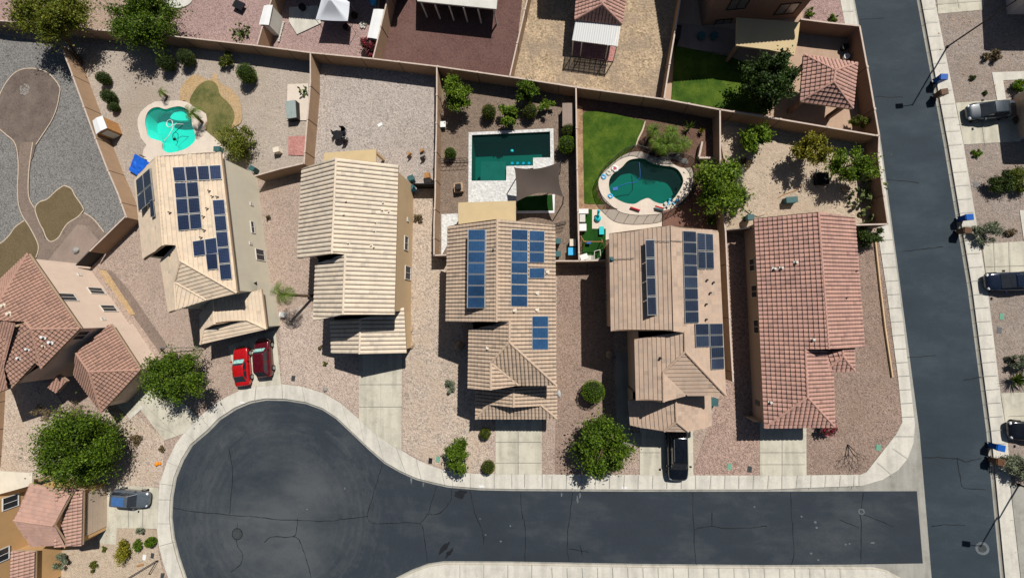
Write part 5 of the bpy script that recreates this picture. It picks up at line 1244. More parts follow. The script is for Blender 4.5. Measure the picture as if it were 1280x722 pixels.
for i, (x, y, r, ry, m, lb) in enumerate((
    (283, 76, 11, 11, 'leaf_moss', 'loose dull green shrub right of the two clipped balls'), (1252, 229, 15, 15, 'leaf_shrub', 'large dark rounded shrub with a dry brown side'), (1274, 225, 15, 15, 'leaf_moss', 'mossy green shrub at the right edge beside the dark one'),
    (1235, 291, 14, 12, 'leaf_sage', 'pale grey leafy shrub beside the brown trash cart'), (1274, 452, 11, 12, 'leaf_sage', 'grey twiggy shrub at the right edge'),
    (1274, 580, 17, 18, 'leaf_sage', 'large grey green shrub at the corner pavement'), (1278, 108, 9, 8, 'leaf_hedge', 'bright green shrub by the grey house walk'),
    (562, 483, 8, 8, 'leaf_sage', 'small sage shrub alone in the front gravel'), (1222, 191, 5, 5, 'leaf_hedge', 'tiny bright shrub in the gravel below the silver car'),
    (1042, 23, 6, 5, 'leaf_hedge', 'small yellow green shrub above the corner wall'), (1013, 15, 6, 6, 'leaf_bright', 'small leafy plant in front of the brown house'),
    (152, 690, 12, 16, 'leaf_yellow', 'yellow flowering shrub in the bottom left garden'), (171, 681, 7, 7, 'leaf_green', 'small green shrub right of the yellow one'),
    (117, 709, 6, 8, 'leaf_moss', 'small mossy shrub below the yellow flowering one'), (129, 686, 4, 4, 'leaf_moss', 'tiny shrub left of the yellow flowering one'),
    (75, 701, 13, 9, 'leaf_sage', 'blue grey shrub beside the clay tiled roof'), (176, 663, 8, 4, 'leaf_sage', 'flat grey ground shrub beside the SUV driveway'),
    (1216, 97, 3, 3, 'leaf_shrub', 'tiny dark shrub in the gravel left of the walk'), (1232, 116, 3, 3, 'leaf_shrub', 'tiny dark tuft above the silver car'),
    (170, 547, 8, 8, 'leaf_twig', 'dry brown shrub beside the turning circle pavement'), (202, 561, 4.5, 5, 'leaf_twig', 'small dry round tuft near the kerb'),
    (1264, 291, 6, 5, 'leaf_twig', 'dry yellow tuft right of the pale grey shrub'), (1241, 70, 8, 7, 'leaf_twig', 'sparse dry shrub in the top right gravel'),
    (930, 205, 7, 12, 'leaf_twig', 'dry bush beside the wall of the sandy yard'), (1270, 150, 4, 4, 'leaf_twig', 'dry tuft at the grey house wall'),
    (335, 272, 4, 4, 'leaf_twig', 'dry sprig in the side gravel of the pale house'), (524, 272, 7, 5, 'leaf_twig', 'straw coloured dry shrub beside the tan house wall'),
    (406, 454.5, 3, 3, 'leaf_moss', 'tiny sprig in the front gravel of the cream roofed house'), (400, 434, 3, 3, 'leaf_twig', 'tiny dry sprig below the palm shadow'))):
    shrub(lb, x, y, r, m, False, z=max(.18, min(r*.05, .8)), seed=i+40, ry=ry, s=.13 if r > 6 else .1, n=int(180+r*r*12))
for x, y, r, n, lb in ((460, 60, 13, 1500, 'pink flowering bush between the white shed and the wall'), (1034, 533, 11, 1300, 'magenta flowering bougainvillea at the corner of the rose tiled house')):
    shrub(lb, x, y, r, 'leaf_pink', False, z=.9, s=.16, n=n, seed=9)
spiky('spiky green yucca near the right edge below the dark car', 1268, 474, 14, 'palm', 90, 4, 'yucca', up=1.0, w=.06, z=.25)
for i, (x, y, r, lb) in enumerate(((302, 42, 9, 'pale spiky agave cluster at the top of the mauve gravel'), (215, 17, 5, 'low dry agave beside the round patio'))):
    spiky(lb, x, y, r, 'cactus', 60, 20+i, 'agave', z=.1)
cactus('prickly pear with pale flowering pads in the shade of the street wall', 1088, 234, 13, 3); cactus('dark prickly pear beside the street wall', 1073, 250, 13, 4, 40)
cactus('small prickly pear at the roof corner of the rose tiled house', 1079, 274, 8, 5, 16); cactus('prickly pear cluster in the mauve gravel near the back wall', 303, 43, 13, 6, 34); cactus('cactus growing against the spa slab wall', 382, 116, 6, 8, 12)
palm('palm leaning over the turquoise pool from its stone bed', 240, 141, 1.9, (254, 154), 1.25, 16, 5)
palm('small dry palm at the top of the turquoise pool deck', 201, 115, 1.0, (209, 121), .85, 9, 6)
palm('slim palm with a long leaning trunk between two houses', 352, 368, 4.3, (393, 370), 1.7, 15, 7)
for i, (x, y, R, lb) in enumerate(((817, 163, 1.0, 'small fan palm nearest the lawn corner'), (840, 165, 1.2, 'upper fan palm in the planter bed'), (832, 181, 1.5, 'large fan palm beside the fenced pool'), (852, 180, 1.3, 'right hand fan palm in the planter bed'), (822, 178, 1.1, 'lower left fan palm by the pool rocks'))):
    palm(lb, x, y, 1.5, (690+(x-690)*.967, 393-(393-y)*.967), R, 22, 30+i, group='fan palms in the planter bed')
spiky('tall thin leafy stalks near the shaded back wall', 861, 160, 11, 'palm', 24, 44, 'ocotillo', up=1.3, w=.12, z=.3); spiky('yellow leafed plant at the right of the planter bed', 876, 165, 6, 'leaf_yellow', 20, 45, 'yucca', up=1, w=.16, z=.2)
spiky('low leafy plant against the wall of the narrow side yard', 888, 277, 9, 'palm', 40, 46, 'yucca', up=1, w=.14, z=.4)
# bare fallen branch with its shadow-like twigs
rnd = random.Random(5); bm = BM(); b0 = P(1060, 555, .1)
def twig(p, a, l, r, depth):
    q = p+Vector((math.cos(a)*l, math.sin(a)*l, l*.25)); tube(bm, [p, q], [r, r*.6], 5, cap=False)
    if depth:
        for k in (-1, 1, .2): twig(q, a+k*rnd.uniform(.3, .8), l*rnd.uniform(.5, .8), r*.55, depth-1)
twig(b0, -1.75, .9, .06, 4); twig(b0, -.9, 1.0, .05, 2)
tag(obj('bare_sapling', bm, M['bronze']), 'leafless twiggy sapling in the corner gravel by the junction', 'tree')

# ================================================================== CARS
def car(label, px, py, rz, L_, W_, Hh, paint, kind='sedan', z0=0, rails=False, shade=False, roofmat=None):
    p = P(px, py, z0); c = Vector((p.x, p.y, 0)); t = thing('parked_car', c, label, 'car', None, rz)
    st = {'sedan': dict(belt=.66, wb=.28, wr=.08, rr=-.2, rb=-.36, hood=.60, tr=.64, nose=.46),
          'suv': dict(belt=.64, wb=.26, wr=.12, rr=-.36, rb=-.47, hood=.60, tr=.63, nose=.5),
          'coupe': dict(belt=.68, wb=.2, wr=.03, rr=-.24, rb=-.40, hood=.64, tr=.68, nose=.5)}[kind]
    bm = BM(); xs = [-.5, -.485, -.44, -.36, -.2, 0, .2, .33, .42, .47, .495, .5]; w2 = W_/2
    hw = [.70, .86, .95, .99, 1, 1, .99, .98, .94, .84, .70, .56]
    belt = Hh*st['belt']; rows = []
    for x, h in zip(xs, hw):
        zt = belt*(st['tr']/st['belt'] if x < st['rb'] else (1 if x < st['wb'] else st['hood']/st['belt']*(1-.24*((x-st['wb'])/(.5-st['wb']))**2)))
        if abs(x) > .49: zt *= .86
        zb = .2 if abs(x) < .47 else .32
        prof = [(0, zb), (.86, zb), (.98, zb+.14), (1.0, zb+.3*(zt-zb)+.1), (.985, zt*.86), (.93, zt*.97), (.6, zt+.02), (0, zt+.035)]
        rows.append([bm.verts.new((x*L_, y*h*w2, z)) for y, z in prof]+[bm.verts.new((x*L_, -y*h*w2, z)) for y, z in prof[-2:0:-1]])
    for a, b in zip(rows, rows[1:]):
        for k in range(len(a)): bm.faces.new((a[k], a[(k+1) % len(a)], b[(k+1) % len(a)], b[k]))
    bm.faces.new(rows[0]); bm.faces.new(rows[-1][::-1]); bmesh.ops.recalc_face_normals(bm, faces=bm.faces)
    body = obj('body', bm, M[paint], t, True, world=False); md = body.modifiers.new('sub', 'SUBSURF'); md.levels = md.render_levels = 1
    def ring(x, y, z): return Vector((x*L_, y*w2, z))
    zt = Hh; f0, f1, r1, r0 = st['wb'], st['wr'], st['rr'], st['rb']; bw, tw = .90, .70
    A = [ring(f0, bw*.86, belt*.96), ring(f0, -bw*.86, belt*.96), ring(r0, -bw*.86, belt*.98), ring(r0, bw*.86, belt*.98)]
    Ts = [ring(f1, tw, zt*.97), ring(f1, -tw, zt*.97), ring(r1, -tw, zt*.97), ring(r1, tw, zt*.97)]
    Lm = [ring((f0+f1)/2-.04, bw, belt), ring((r0+r1)/2+.02, bw, belt)]
    gb = BM()
    def q(bmx, pts, nrm_out, mi=0, o=.012):
        n = newell(pts) if abs(newell(pts).z) > .2 else (pts[1]-pts[0]).cross(pts[2]-pts[0]).normalized()
        if n.dot(nrm_out) < 0: n = -n
        f = bmx.faces.new([bmx.verts.new(p+n*o) for p in pts]); f.material_index = mi
    # painted pillars / cabin
    cab = BM(); va = [cab.verts.new(p) for p in A]; vt = [cab.verts.new(p) for p in Ts]
    for k in range(4): cab.faces.new((va[k], va[(k+1) % 4], vt[(k+1) % 4], vt[k]))
    vt2 = [cab.verts.new(Vector((p.x*.9+(-.02*L_ if k > 1 else 0), p.y*.86, zt+.025))) for k, p in enumerate(Ts)]
    for k in range(4): cab.faces.new((vt[k], vt[(k+1) % 4], vt2[(k+1) % 4], vt2[k]))
    cab.faces.new(vt2); bmesh.ops.recalc_face_normals(cab, faces=cab.faces)
    cbn = obj('cabin', cab, M[paint], t, True, world=False); mb = cbn.modifiers.new('bevel', 'BEVEL'); mb.width = .07; mb.segments = 3; mb.limit_method = 'ANGLE'; mb.angle_limit = .3
    if roofmat:
        rb_ = BM(); prism(rb_, ccw([(p.x*.7-.03*L_, p.y*.74) for p in Ts]), zt+.02, zt+.045); obj('sunroof', rb_, M[roofmat], t, False, world=False)
    def panel(name, a, b, c_, d, mat='glass', o=.014, ins=.08):
        m = (a+b+c_+d)/4; bmx = BM(); q(bmx, [m+(p-m)*(1-ins) for p in (a, b, c_, d)], m-Vector((0, 0, belt*.9)), 0, o); return obj(name, bmx, M[mat], t, False, world=False)
    panel('windshield', A[0], A[1], Ts[1], Ts[0])
    if shade: panel('sunshade', A[0].lerp(Ts[0], .12), A[1].lerp(Ts[1], .12), Ts[1].lerp(A[1], .3), Ts[0].lerp(A[0], .3), 'shade_silver', .022, .12)
    panel('rear_window', A[2], A[3], Ts[3], Ts[2])
    for s in (1, -1):
        a, b = (A[0], A[3]) if s == 1 else (A[1], A[2]); c2, d2 = (Ts[3], Ts[0]) if s == 1 else (Ts[2], Ts[1])
        for u0, u1 in ((.06, .48), (.52, .93)):
            panel('side_window', a.lerp(b, u0), a.lerp(b, u1), d2.lerp(c2, u1), d2.lerp(c2, u0), 'glass', .014, .05)
        hb = BM(); bmesh.ops.create_uvsphere(hb, u_segments=8, v_segments=6, radius=1)
        for v in hb.verts: v.co = Vector((L_*.455+v.co.x*.16, s*w2*.68+v.co.y*.2, Hh*.42+v.co.z*.1))
        obj('headlight', hb, M['lamp_glass'], t, True, world=False)
        hb = BM(); box(hb, (-L_*.485, s*w2*.68, Hh*.5), (.14, .34, .16)); obj('tail_light', hb, M['tail_red'], t, False, world=False)
        hb = BM(); box(hb, (L_*(f0-.06), s*(w2+.09), belt+.03), (.16, .2, .13)); obj('mirror', hb, M[paint], t, False, world=False)
        if rails: hb = BM(); tube(hb, [(L_*f1*.6, s*w2*.62, zt+.1), (L_*r1*.92, s*w2*.62, zt+.1)], .035, 6); box(hb, (L_*f1*.5, s*w2*.62, zt+.05), (.08, .05, .1)); box(hb, (L_*r1*.85, s*w2*.62, zt+.05), (.08, .05, .1)); obj('roof_rail', hb, M['steel'], t, False, world=False)
        for xw in (.31, -.30):
            wb = BM(); cy = s*(w2-.1); tube(wb, [(xw*L_, cy-.12, .34), (xw*L_, cy+.12, .34)], .34, 20); w = obj('wheel', wb, M['tyre'], t, True, world=False)
            rb = BM(); tube(rb, [(xw*L_, cy+s*.121, .34), (xw*L_, cy+s*.135, .34)], .22, 14); r = obj('rim', rb, M['rim'], w, False, world=False)
    return t
for k, c, rg, mt in (('paint_red', (186, 12, 18), .22, .15), ('paint_maroon', (96, 8, 22), .22, .3), ('paint_black', (14, 17, 24), .16, .2), ('paint_blue', (70, 112, 168), .3, .1), ('paint_slate', (92, 100, 108), .25, .2),
                     ('paint_silver', (44, 56, 66), .4, .1), ('paint_navy', (22, 34, 54), .16, .3)):
    M[k] = mat_paint(k, c, rg, mt)
up = PI/2
car('bright red coupe with a silver sunshade on the driveway of the blue panelled house', 302.5, 457.5, up+.13, 4.6, 1.9, 1.36, 'paint_red', 'coupe', .6, shade=True)
car('dark maroon SUV with a sunshade parked right beside the red coupe', 330, 446.5, up+.12, 4.5, 1.88, 1.68, 'paint_maroon', 'suv', .6, shade=True)
car('black full size SUV backed up to the garage of the dark panelled house', 846.5, 566.5, -up, 5.5, 2.08, 1.9, 'paint_black', 'suv', .7, rails=True)
car('slate SUV with a blue roof on the lower left driveway', 163, 622.5, -.03, 4.7, 1.9, 1.66, 'paint_slate', 'suv', .7, roofmat='paint_blue')
car('silver grey sedan nosing out from the grey house at the upper right', 1238, 138, PI+.06, 4.3, 1.78, 1.42, 'paint_silver', 'sedan', .6)
car('dark navy sedan on the driveway at the right edge', 1263, 351.5, PI+.03, 4.6, 1.86, 1.45, 'paint_navy', 'sedan', .5)
car('black sedan cut off by the right edge near the lower trash carts', 1294, 538, PI, 4.8, 1.86, 1.45, 'paint_black', 'sedan', .5)

# ================================================================== TRASH CARTS
def cart(label, px, py, rz, mat, lidmat, name='trash_cart', z=1.05, k=1.0, lid_open=0, group=None):
    p = P(px, py, z); t = thing(name, (p.x, p.y, 0), label, 'trash cart', group, rz)
    bm = BM(); b = .5*k
    lo, hi = .44*k, .6*k; H_ = z-.1
    vs = [bm.verts.new((x*w/2*1.1, y*w/2, zz)) for w, zz in ((lo, .06), (hi, H_)) for x, y in ((-1, -1), (1, -1), (1, 1), (-1, 1))]
    for f in ((3, 2, 1, 0), (4, 5, 6, 7), (0, 1, 5, 4), (1, 2, 6, 5), (2, 3, 7, 6), (3, 0, 4, 7)): bm.faces.new([vs[i] for i in f])
    obj('bin', bm, M[mat], t, False, world=False)
    bm = BM(); box(bm, (0, 0, H_+.04), (hi*1.18, hi*1.06, .07), 0, 0, .93); tube(bm, [(-hi*.62, -.2*k, H_), (-hi*.62, .2*k, H_)], .03, 6); obj('lid', bm, M[lidmat], t, False, world=False)
    for s in (-1, 1):
        bm = BM(); tube(bm, [(-lo*.5, s*.27*k, .12), (-lo*.5, s*.21*k, .12)], .12, 12); obj('wheel', bm, M['tyre'], t, False, world=False)
for i, (x, y, m, l, lb) in enumerate(((1181, 95.5, 'bin_blue', 'bin_blue', 'blue recycling cart at the kerb near the top lamp post'), (1181.5, 114, 'bin_brown', 'bin_brown_lid', 'brown trash cart at the kerb near the top lamp post'),
        (1213, 271, 'bin_blue', 'bin_blue', 'blue recycling cart above the pale grey shrub'), (1211, 287.5, 'bin_brown', 'bin_brown_lid', 'brown trash cart beside the pale grey shrub'),
        (1252.5, 560, 'bin_blue', 'bin_blue', 'blue recycling cart at the lower right kerb'), (1252.5, 578, 'bin_brown', 'bin_brown_lid', 'brown trash cart at the lower right kerb'))):
    cart(lb, x, y, (-.08, .12, .05, -.1, -.2, -.1)[i], m, l, group='carts put out along the street kerb')
cart('teal cart in front of the gate beside the cream tiled house', 513, 222, .3, 'bin_teal', 'bin_teal'); cart('pale teal cart at the wall beside the cream tiled house', 514, 234, .2, 'cyan', 'bin_teal')
cart('upper teal cart between the blue panelled house and the wall', 697, 301, 0, 'bin_teal', 'bin_teal'); cart('lower teal cart by the low wall', 697, 317, 0, 'bin_teal', 'bin_teal')
cart('teal cart at the gate right of the pale stucco house', 314, 210, -.5, 'bin_teal', 'bin_teal'); cart('teal cart at the gate of the rose tiled house', 939, 271, 0, 'bin_teal', 'bin_teal')

# ================================================================== STREET LAMPS
def lamp(label, bx, by, ang=PI):
    b = P(bx, by, 0); t = thing('street_lamp', b, label, 'street lamp', 'street lamps', ang)
    bm = BM(); tube(bm, [(0, 0, 0), (0, 0, .12), (0, 0, .12), (0, 0, 8.6)], [.16, .16, .085, .055], 10); obj('pole', bm, M['bronze'], t, False, world=False)
    bm = BM(); tube(bm, [(0, 0, 8.5), (.5, 0, 8.62), (1.0, 0, 8.62)], .035, 8); obj('arm', bm, M['bronze'], t, False, world=False)
    bm = BM(); box(bm, (1.3, 0, 8.6), (.75, .5, .14), 0, 0, .85); hd = obj('lamp_head', bm, M['bronze'], t, False, world=False)
    bm = BM(); box(bm, (1.3, 0, 8.525), (.5, .34, .012)); obj('lens', bm, M['lamp_glass'], hd, False, world=False)
lamp('tall bronze street lamp on the gravel behind the top pair of carts', 1183.5, 59, PI+.04); lamp('tall bronze street lamp by the lower right corner shrub', 1272.5, 605, PI-.1)

# ================================================================== GAZEBOS, TENT, SHEDS
def gazebo(label, corners, ridge, z, posts, tile):
    h = House(label, 'stucco_brown', tile, posts[0], 'gazebo'); h.t.name = 'gazebo'
    e = [E(x, y, z) for x, y in corners]; zr = z+1.25; r = [E(x, y, zr) for x, y in ridge]
    return h, e, r
h, e, r = gazebo('square tiled gazebo in the shaded corner patio', [(1004.5, 69), (1071, 79.5), (1065.5, 136), (1000, 127)], [(1043.5, 88.5), (1041.5, 103)], 2.9, [(1005, 100)], 'tile_rose')
h.add([e[0], e[1], r[0]], 's'); h.add([e[1], e[2], r[1], r[0]], 's'); h.add([e[2], e[3], r[1]], 'g'); h.add([e[3], e[0], r[0], r[1]], 'g')
h.finish([(r[0], r[1]), (e[0], r[0]), (e[1], r[0]), (e[2], r[1]), (e[3], r[1])])
for p in offs([v.xy for v in e], .5): bm = BM(); box(bm, (p.x, p.y, 1.4), (.4, .4, 2.8)); obj('post', bm, M['stucco_brown'], h.t)
h, e, r = gazebo('tiled gazebo roof with a white awning in the dry straw yard', [(722, -22), (785, -20), (777.5, 30.5), (718.5, 25)], [(754, -6), (753, 6)], 2.9, [(750, 30)], 'tile_rose')
h.add([e[0], e[1], r[0]], 's'); h.add([e[1], e[2], r[1], r[0]], 's'); h.add([e[2], e[3], r[1]], 'm'); h.add([e[3], e[0], r[0], r[1]], 'g')
h.finish([(r[0], r[1]), (e[0], r[0]), (e[1], r[0]), (e[2], r[1]), (e[3], r[1])])
for p in offs([v.xy for v in e], .5): bm = BM(); box(bm, (p.x, p.y, 1.4), (.3, .3, 2.8)); obj('post', bm, M['stucco_brown'], h.t)
t = thing('awning', P(745, 60, 0), 'white corrugated awning attached below the tiled gazebo roof', 'awning')
w = [P(719.5, 26, 2.85), P(776, 31.5, 2.85), P(772, 58, 2.6), P(715, 50.5, 2.6)]
bm = BM(); nst = 40
lt = [w[0].lerp(w[1], i/nst)+Vector((0, 0, .03*(i % 2))) for i in range(nst+1)]; lb_ = [w[3].lerp(w[2], i/nst)+Vector((0, 0, .03*(i % 2))) for i in range(nst+1)]
va = [bm.verts.new(p) for p in lt]; vb = [bm.verts.new(p) for p in lb_]
for i in range(nst): bm.faces.new((va[i], vb[i], vb[i+1], va[i+1]))
obj('roof', bm, M['awning'], t)
for i in range(9):
    bm = BM(); a = w[0].lerp(w[1], .02+i*.12)-Vector((0, 0, .09)); b = w[3].lerp(w[2], .02+i*.12)-Vector((0, 0, .09)); tube(bm, [a, b], .055, 4); obj('rafter', bm, M['offwhite'], t)
bm = BM(); tube(bm, [w[3].lerp(w[0], .06)-Vector((0, 0, .16)), w[2].lerp(w[1], .06)-Vector((0, 0, .16))], .07, 4); obj('beam', bm, M['offwhite'], t)
for x, y in ((727.5, 52), (760, 56.5), (716.5, 50.5), (771, 58)): p = P(x, y, 2.6); bm = BM(); tube(bm, [(p.x, p.y, 0), (p.x, p.y, 2.6)], .06, 8); obj('post', bm, M['offwhite'], t)
# iron rail panel south of the gazebo slab
bm = BM(); a, b = P(717, 77, 0), P(759, 82, 0)
for i in range(16): p = a.lerp(b, i/15); tube(bm, [p, p+Vector((0, 0, 1.0))], .018, 5)
for z in (.12, 1.0): tube(bm, [a+Vector((0, 0, z)), b+Vector((0, 0, z))], .025, 5)
# pop up tent
t = thing('canopy_tent', P(420, 40, 0), 'grey and white pop up canopy tent in the mauve gravel yard', 'tent')
ce = [P(x, y, 2.1) for x, y in ((408, -24), (438, -22), (433.5, 26), (394.5, 24))]; pk = P(413, -6, 3.1)
ce = [P(406, -20, 2.1), P(437, 3, 2.1), P(434.5, 26.5, 2.1), P(394.5, 24.5, 2.1)]; pk = P(412, -2, 3.2)
bm = BM()
for i in range(4):
    a, b = ce[i], ce[(i+1) % 4]; K = 8; rows = []
    for j in range(K+1):
        row = []
        for k in range(K+1):
            u, v = j/K, k/K; q = a.lerp(b, u).lerp(pk, v); q.z -= .22*math.sin(PI*v)*(1-v)+.08*math.sin(PI*u)*(1-v); row.append(bm.verts.new(q))
        rows.append(row)
    for j in range(K):
        for k in range(K):
            try: bm.faces.new((rows[j][k], rows[j+1][k], rows[j+1][k+1], rows[j][k+1]))
            except ValueError: pass
bmesh.ops.remove_doubles(bm, verts=bm.verts, dist=.002)
obj('canopy', bm, M['canopy'], t, True)
for c in ce: bm = BM(); tube(bm, [(c.x, c.y, 0), (c.x, c.y, 2.1)], .035, 6); obj('leg', bm, M['steel'], t)
# sheds
def shed(label, top, z, mat, roofmat, ridge=.25, cat='shed'):
    w = [P(x, y, z) for x, y in top]; c = sum(w, Vector())/4; t = thing('shed', (c.x, c.y, 0), label, cat)
    bm = BM(); prism(bm, offs([p.xy for p in w], .08), 0, z-.02); obj('wall', bm, M[mat], t)
    bm = BM(); w = [Vector((*p, z)) for p in ccw([q.xy for q in w])]; a, b = (w[0]+w[1])/2+Vector((0, 0, ridge)), (w[2]+w[3])/2+Vector((0, 0, ridge))
    v = [bm.verts.new(p) for p in w]; va, vb = bm.verts.new(a), bm.verts.new(b)
    for f in ((v[0], v[1], va), (v[1], v[2], vb, va), (v[2], v[3], vb), (v[3], v[0], va, vb)): bm.faces.new(f)
    bm.faces.new(v[::-1]); obj('roof', bm, M[roofmat], t)
    d = (w[1]-w[0]); bm = BM()
    for k in range(1, 5):
        p = w[0].lerp(w[1], k/5)
    c0 = offs([q.xy for q in w], .075); m = Vector(c0[0]).lerp(Vector(c0[1]), .5); e = (Vector(c0[1])-Vector(c0[0])).normalized()
    box(bm, (m.x, m.y, z*.45), (.9, .06, z*.8), math.atan2(e.y, e.x)); obj('door', bm, M['offwhite' if mat != 'offwhite' else 'white'], t)
    return t
shed('white resin shed with a pale door against the mauve yard wall', [(330, 7), (341, 6.5), (336, 31.5), (323.5, 31)], 2.0, 'offwhite', 'white', .06)
shed('long white topped storage cabinet at the right of the mauve yard', [(467, 11.5), (480, 12), (472, 49), (459, 47)], 1.7, 'offwhite', 'white', .04)
shed('small white plastic shed straddling the tan wall', [(115.5, 151), (128, 144.5), (134, 160), (120, 168)], 1.9, 'wood', 'white', .12)
shed('grey slatted bench roof in the corner of the rectangular pool yard', [(703, 129), (716.5, 129), (717.5, 157.5), (703, 158)], 1.1, 'wood', 'taupe_patio', .05, 'storage box')
# round white patio / trampoline at the top
c = P(219, -2, .5); bm = BM(); vs = [(c.x+2.0*math.cos(a*PI/20), c.y+1.0*math.sin(a*PI/20)) for a in range(40)]; prism(bm, vs, .0, .12); tag(obj('round_slab', bm, M['offwhite']), 'pale round concrete slab cut off by the top edge', 'slab')
bm = BM(); p = P(298, 6, .5); box(bm, (p.x, p.y, .45), (1.5, 1.0, .12), -.5); [box(bm, (p.x+x, p.y+y, .2), (.1, .1, .4), -.5) for x in (-.5, .5) for y in (-.3, .3)]; tag(obj('patio_bench', bm, M['dark']), 'dark bench in the mauve gravel at the top edge', 'bench')
# shade sail
t = thing('shade_sail', P(675, 230, 0), 'taupe shade sail stretched beside the rectangular pool', 'shade sail')
sc4 = [P(643.4, 209.5, 3.0), P(700.6, 202, 3.4), P(704.2, 246, 2.8), P(645.5, 252, 2.7)]
K = 12; bm = BM(); rows = []
def edgept(a, b, u, mid, pull): return a.lerp(b, u)+(mid-(a+b)/2)*pull*math.sin(PI*u)
mid = sum(sc4, Vector())/4
for j in range(K+1):
    v = j/K; Lp = edgept(sc4[0], sc4[3], v, mid, .03); Rp = edgept(sc4[1], sc4[2], v, mid, .13); row = []
    for i in range(K+1):
        u = i/K; q = Lp.lerp(Rp, u); e0 = edgept(sc4[0], sc4[1], u, mid, .22)-sc4[0].lerp(sc4[1], u); e1 = edgept(sc4[3], sc4[2], u, mid, .36)-sc4[3].lerp(sc4[2], u)
        q = q+e0*(1-v)+e1*v; q.z -= .25*math.sin(PI*u)*math.sin(PI*v); row.append(bm.verts.new(q))
    rows.append(row)
for j in range(K):
    for i in range(K): bm.faces.new((rows[j][i], rows[j+1][i], rows[j+1][i+1], rows[j][i+1]))
obj('sail', bm, M['sail'], t, True)
for p in sc4[:3]: bm = BM(); tube(bm, [(p.x, p.y, 0), p], .06, 8); obj('post', bm, M['dark'], t)
# gates
def gate(px, label, z=1.7, mat='bronze'):
    a, b = P(*px[0], z), P(*px[1], z); d = b-a; rz = math.atan2(d.y, d.x); c = (a+b)/2; t = thing('gate', (c.x, c.y, 0), label, 'gate')
    bm = BM(); box(bm, (c.x, c.y, z/2), (d.length-.1, .05, z-.15), rz); obj('panel', bm, M[mat], t)
    bm = BM(); 
    for p in (a, b): box(bm, (p.x, p.y, z/2), (.1, .1, z), rz)
    for h_ in (.1, z-.05): box(bm, (c.x, c.y, h_), (d.length, .09, .08), rz)
    obj('frame', bm, M['dark'], t)
gate(((516, 229.5), (544, 229.5)), 'dark gate between the cream tiled house and the wall'); gate(((907, 288), (940, 284.5)), 'gate between the wall and the rose tiled house', mat='stucco_brown')
gate(((95, 331), (111.5, 314.5)), 'dark metal gate at the corner of the pink stucco house')
def railgate(px, z, label, n=8):
    a, b = P(*px[0], 0), P(*px[1], 0); bm = BM()
    for i in range(n): p = a.lerp(b, i/(n-1)); tube(bm, [p, p+Vector((0, 0, z))], .022, 5)
    for h_ in (.1, z*.5, z): tube(bm, [a+Vector((0, 0, h_)), b+Vector((0, 0, h_))], .03, 5)
    return tag(obj('metal_railing', bm, M['dark']), label, 'railing')
railgate(((552, 204), (586, 203)), 1.3, 'thin dark railing beside the small round shrub'); railgate(((693, 283), (707, 280)), 1.3, 'thin dark railing left of the carts')
railgate(((717, 77), (759, 82)), 1.0, 'dark iron railing casting a barred shadow on the dry yard', 16)
# mesh pool fence
ring_px = [(757, 255.5), (749, 245), (745.5, 231), (749, 220), (756, 211), (768, 200), (780, 191), (795, 187), (812, 193), (830, 197), (848, 197), (862, 203), (869, 216), (868, 232), (862, 246), (850, 258), (836, 266), (826, 270), (808, 272), (790, 272), (772, 268)]
rp_ = gp(ring_px, 0, True); t = thing('pool_fence', (sum(p.x for p in rp_)/len(rp_), sum(p.y for p in rp_)/len(rp_), 0), 'black mesh safety fence around the kidney pool', 'pool fence')
bm = BM(); lo = [bm.verts.new((*p, .03)) for p in rp_]; hi = [bm.verts.new((*p, 1.2)) for p in rp_]
for i in range(len(rp_)): j = (i+1) % len(rp_); bm.faces.new((lo[i], lo[j], hi[j], hi[i]))
obj('mesh', bm, M['mesh'], t); bm = BM(); tube(bm, [Vector((*p, 1.2)) for p in rp_]+[Vector((*rp_[0], 1.2))], .03, 5, cap=False); obj('top_rail', bm, M['dark'], t)
for p in rp_[::4]: bm = BM(); tube(bm, [(*p, 0), (*p, 1.22)], .028, 6); obj('post', bm, M['dark'], t)

# ================================================================== SMALL YARD THINGS
def rockbm(r, rnd, flat=.6):
    bm = BM(); bmesh.ops.create_icosphere(bm, subdivisions=2, radius=r); s = rnd.random()*50
    for v in bm.verts: v.co *= 1+.3*noise.noise(v.co/r*1.3+Vector((s, 0, 0))); v.co.z *= flat
    return bm
rnd = random.Random(77)
def rock(px, py, r, label, mat='rock', group=None):
    p = P(px, py, 0); bm = rockbm(r, rnd); bmesh.ops.translate(bm, verts=bm.verts, vec=(p.x, p.y, r*.3)); return tag(obj('rock', bm, M[mat]), label, 'rock', group)
for x, y, r, lb in ((512, 411, .45, 'boulder at the corner of the cream tiled house, upper'), (511, 421, .35, 'middle boulder beside the cream tiled house'), (513, 431, .5, 'large boulder beside the cream tiled house, lower'), (407, 486, .3, 'white rock in the front gravel'),
        (574, 432, .55, 'boulder in the shade left of the bright panelled house'), (762, 443, .45, 'boulder in the shaded side yard'), (97, 313, .45, 'pale boulder on the concrete slab'), (1056, 236, .4, 'dark stone in the sandy yard'), (314, 197, .25, 'pale stone by the olive shrub')):
    rock(x, y, r, lb, 'rock_grey' if 'pale' in lb or 'white' in lb else 'rock')
bm = BM()
for i in range(90):
    a = rnd.random()*6.28; q = math.sqrt(rnd.random())*.75; p = P(31.5, 112.5, 0); b2 = rockbm(.1, rnd); 
    for v in b2.verts: v.co += Vector((p.x+q*math.cos(a), p.y+q*math.sin(a), .05))
    me = bpy.data.meshes.new('tmp'); b2.to_mesh(me); b2.free(); bm.from_mesh(me); bpy.data.meshes.remove(me)
o = tag(obj('stone_pile', bm, M['rock_grey']), 'ring of pale pebbles in the brown dirt circle', 'stones'); o['kind'] = 'stuff'
bm = BM()
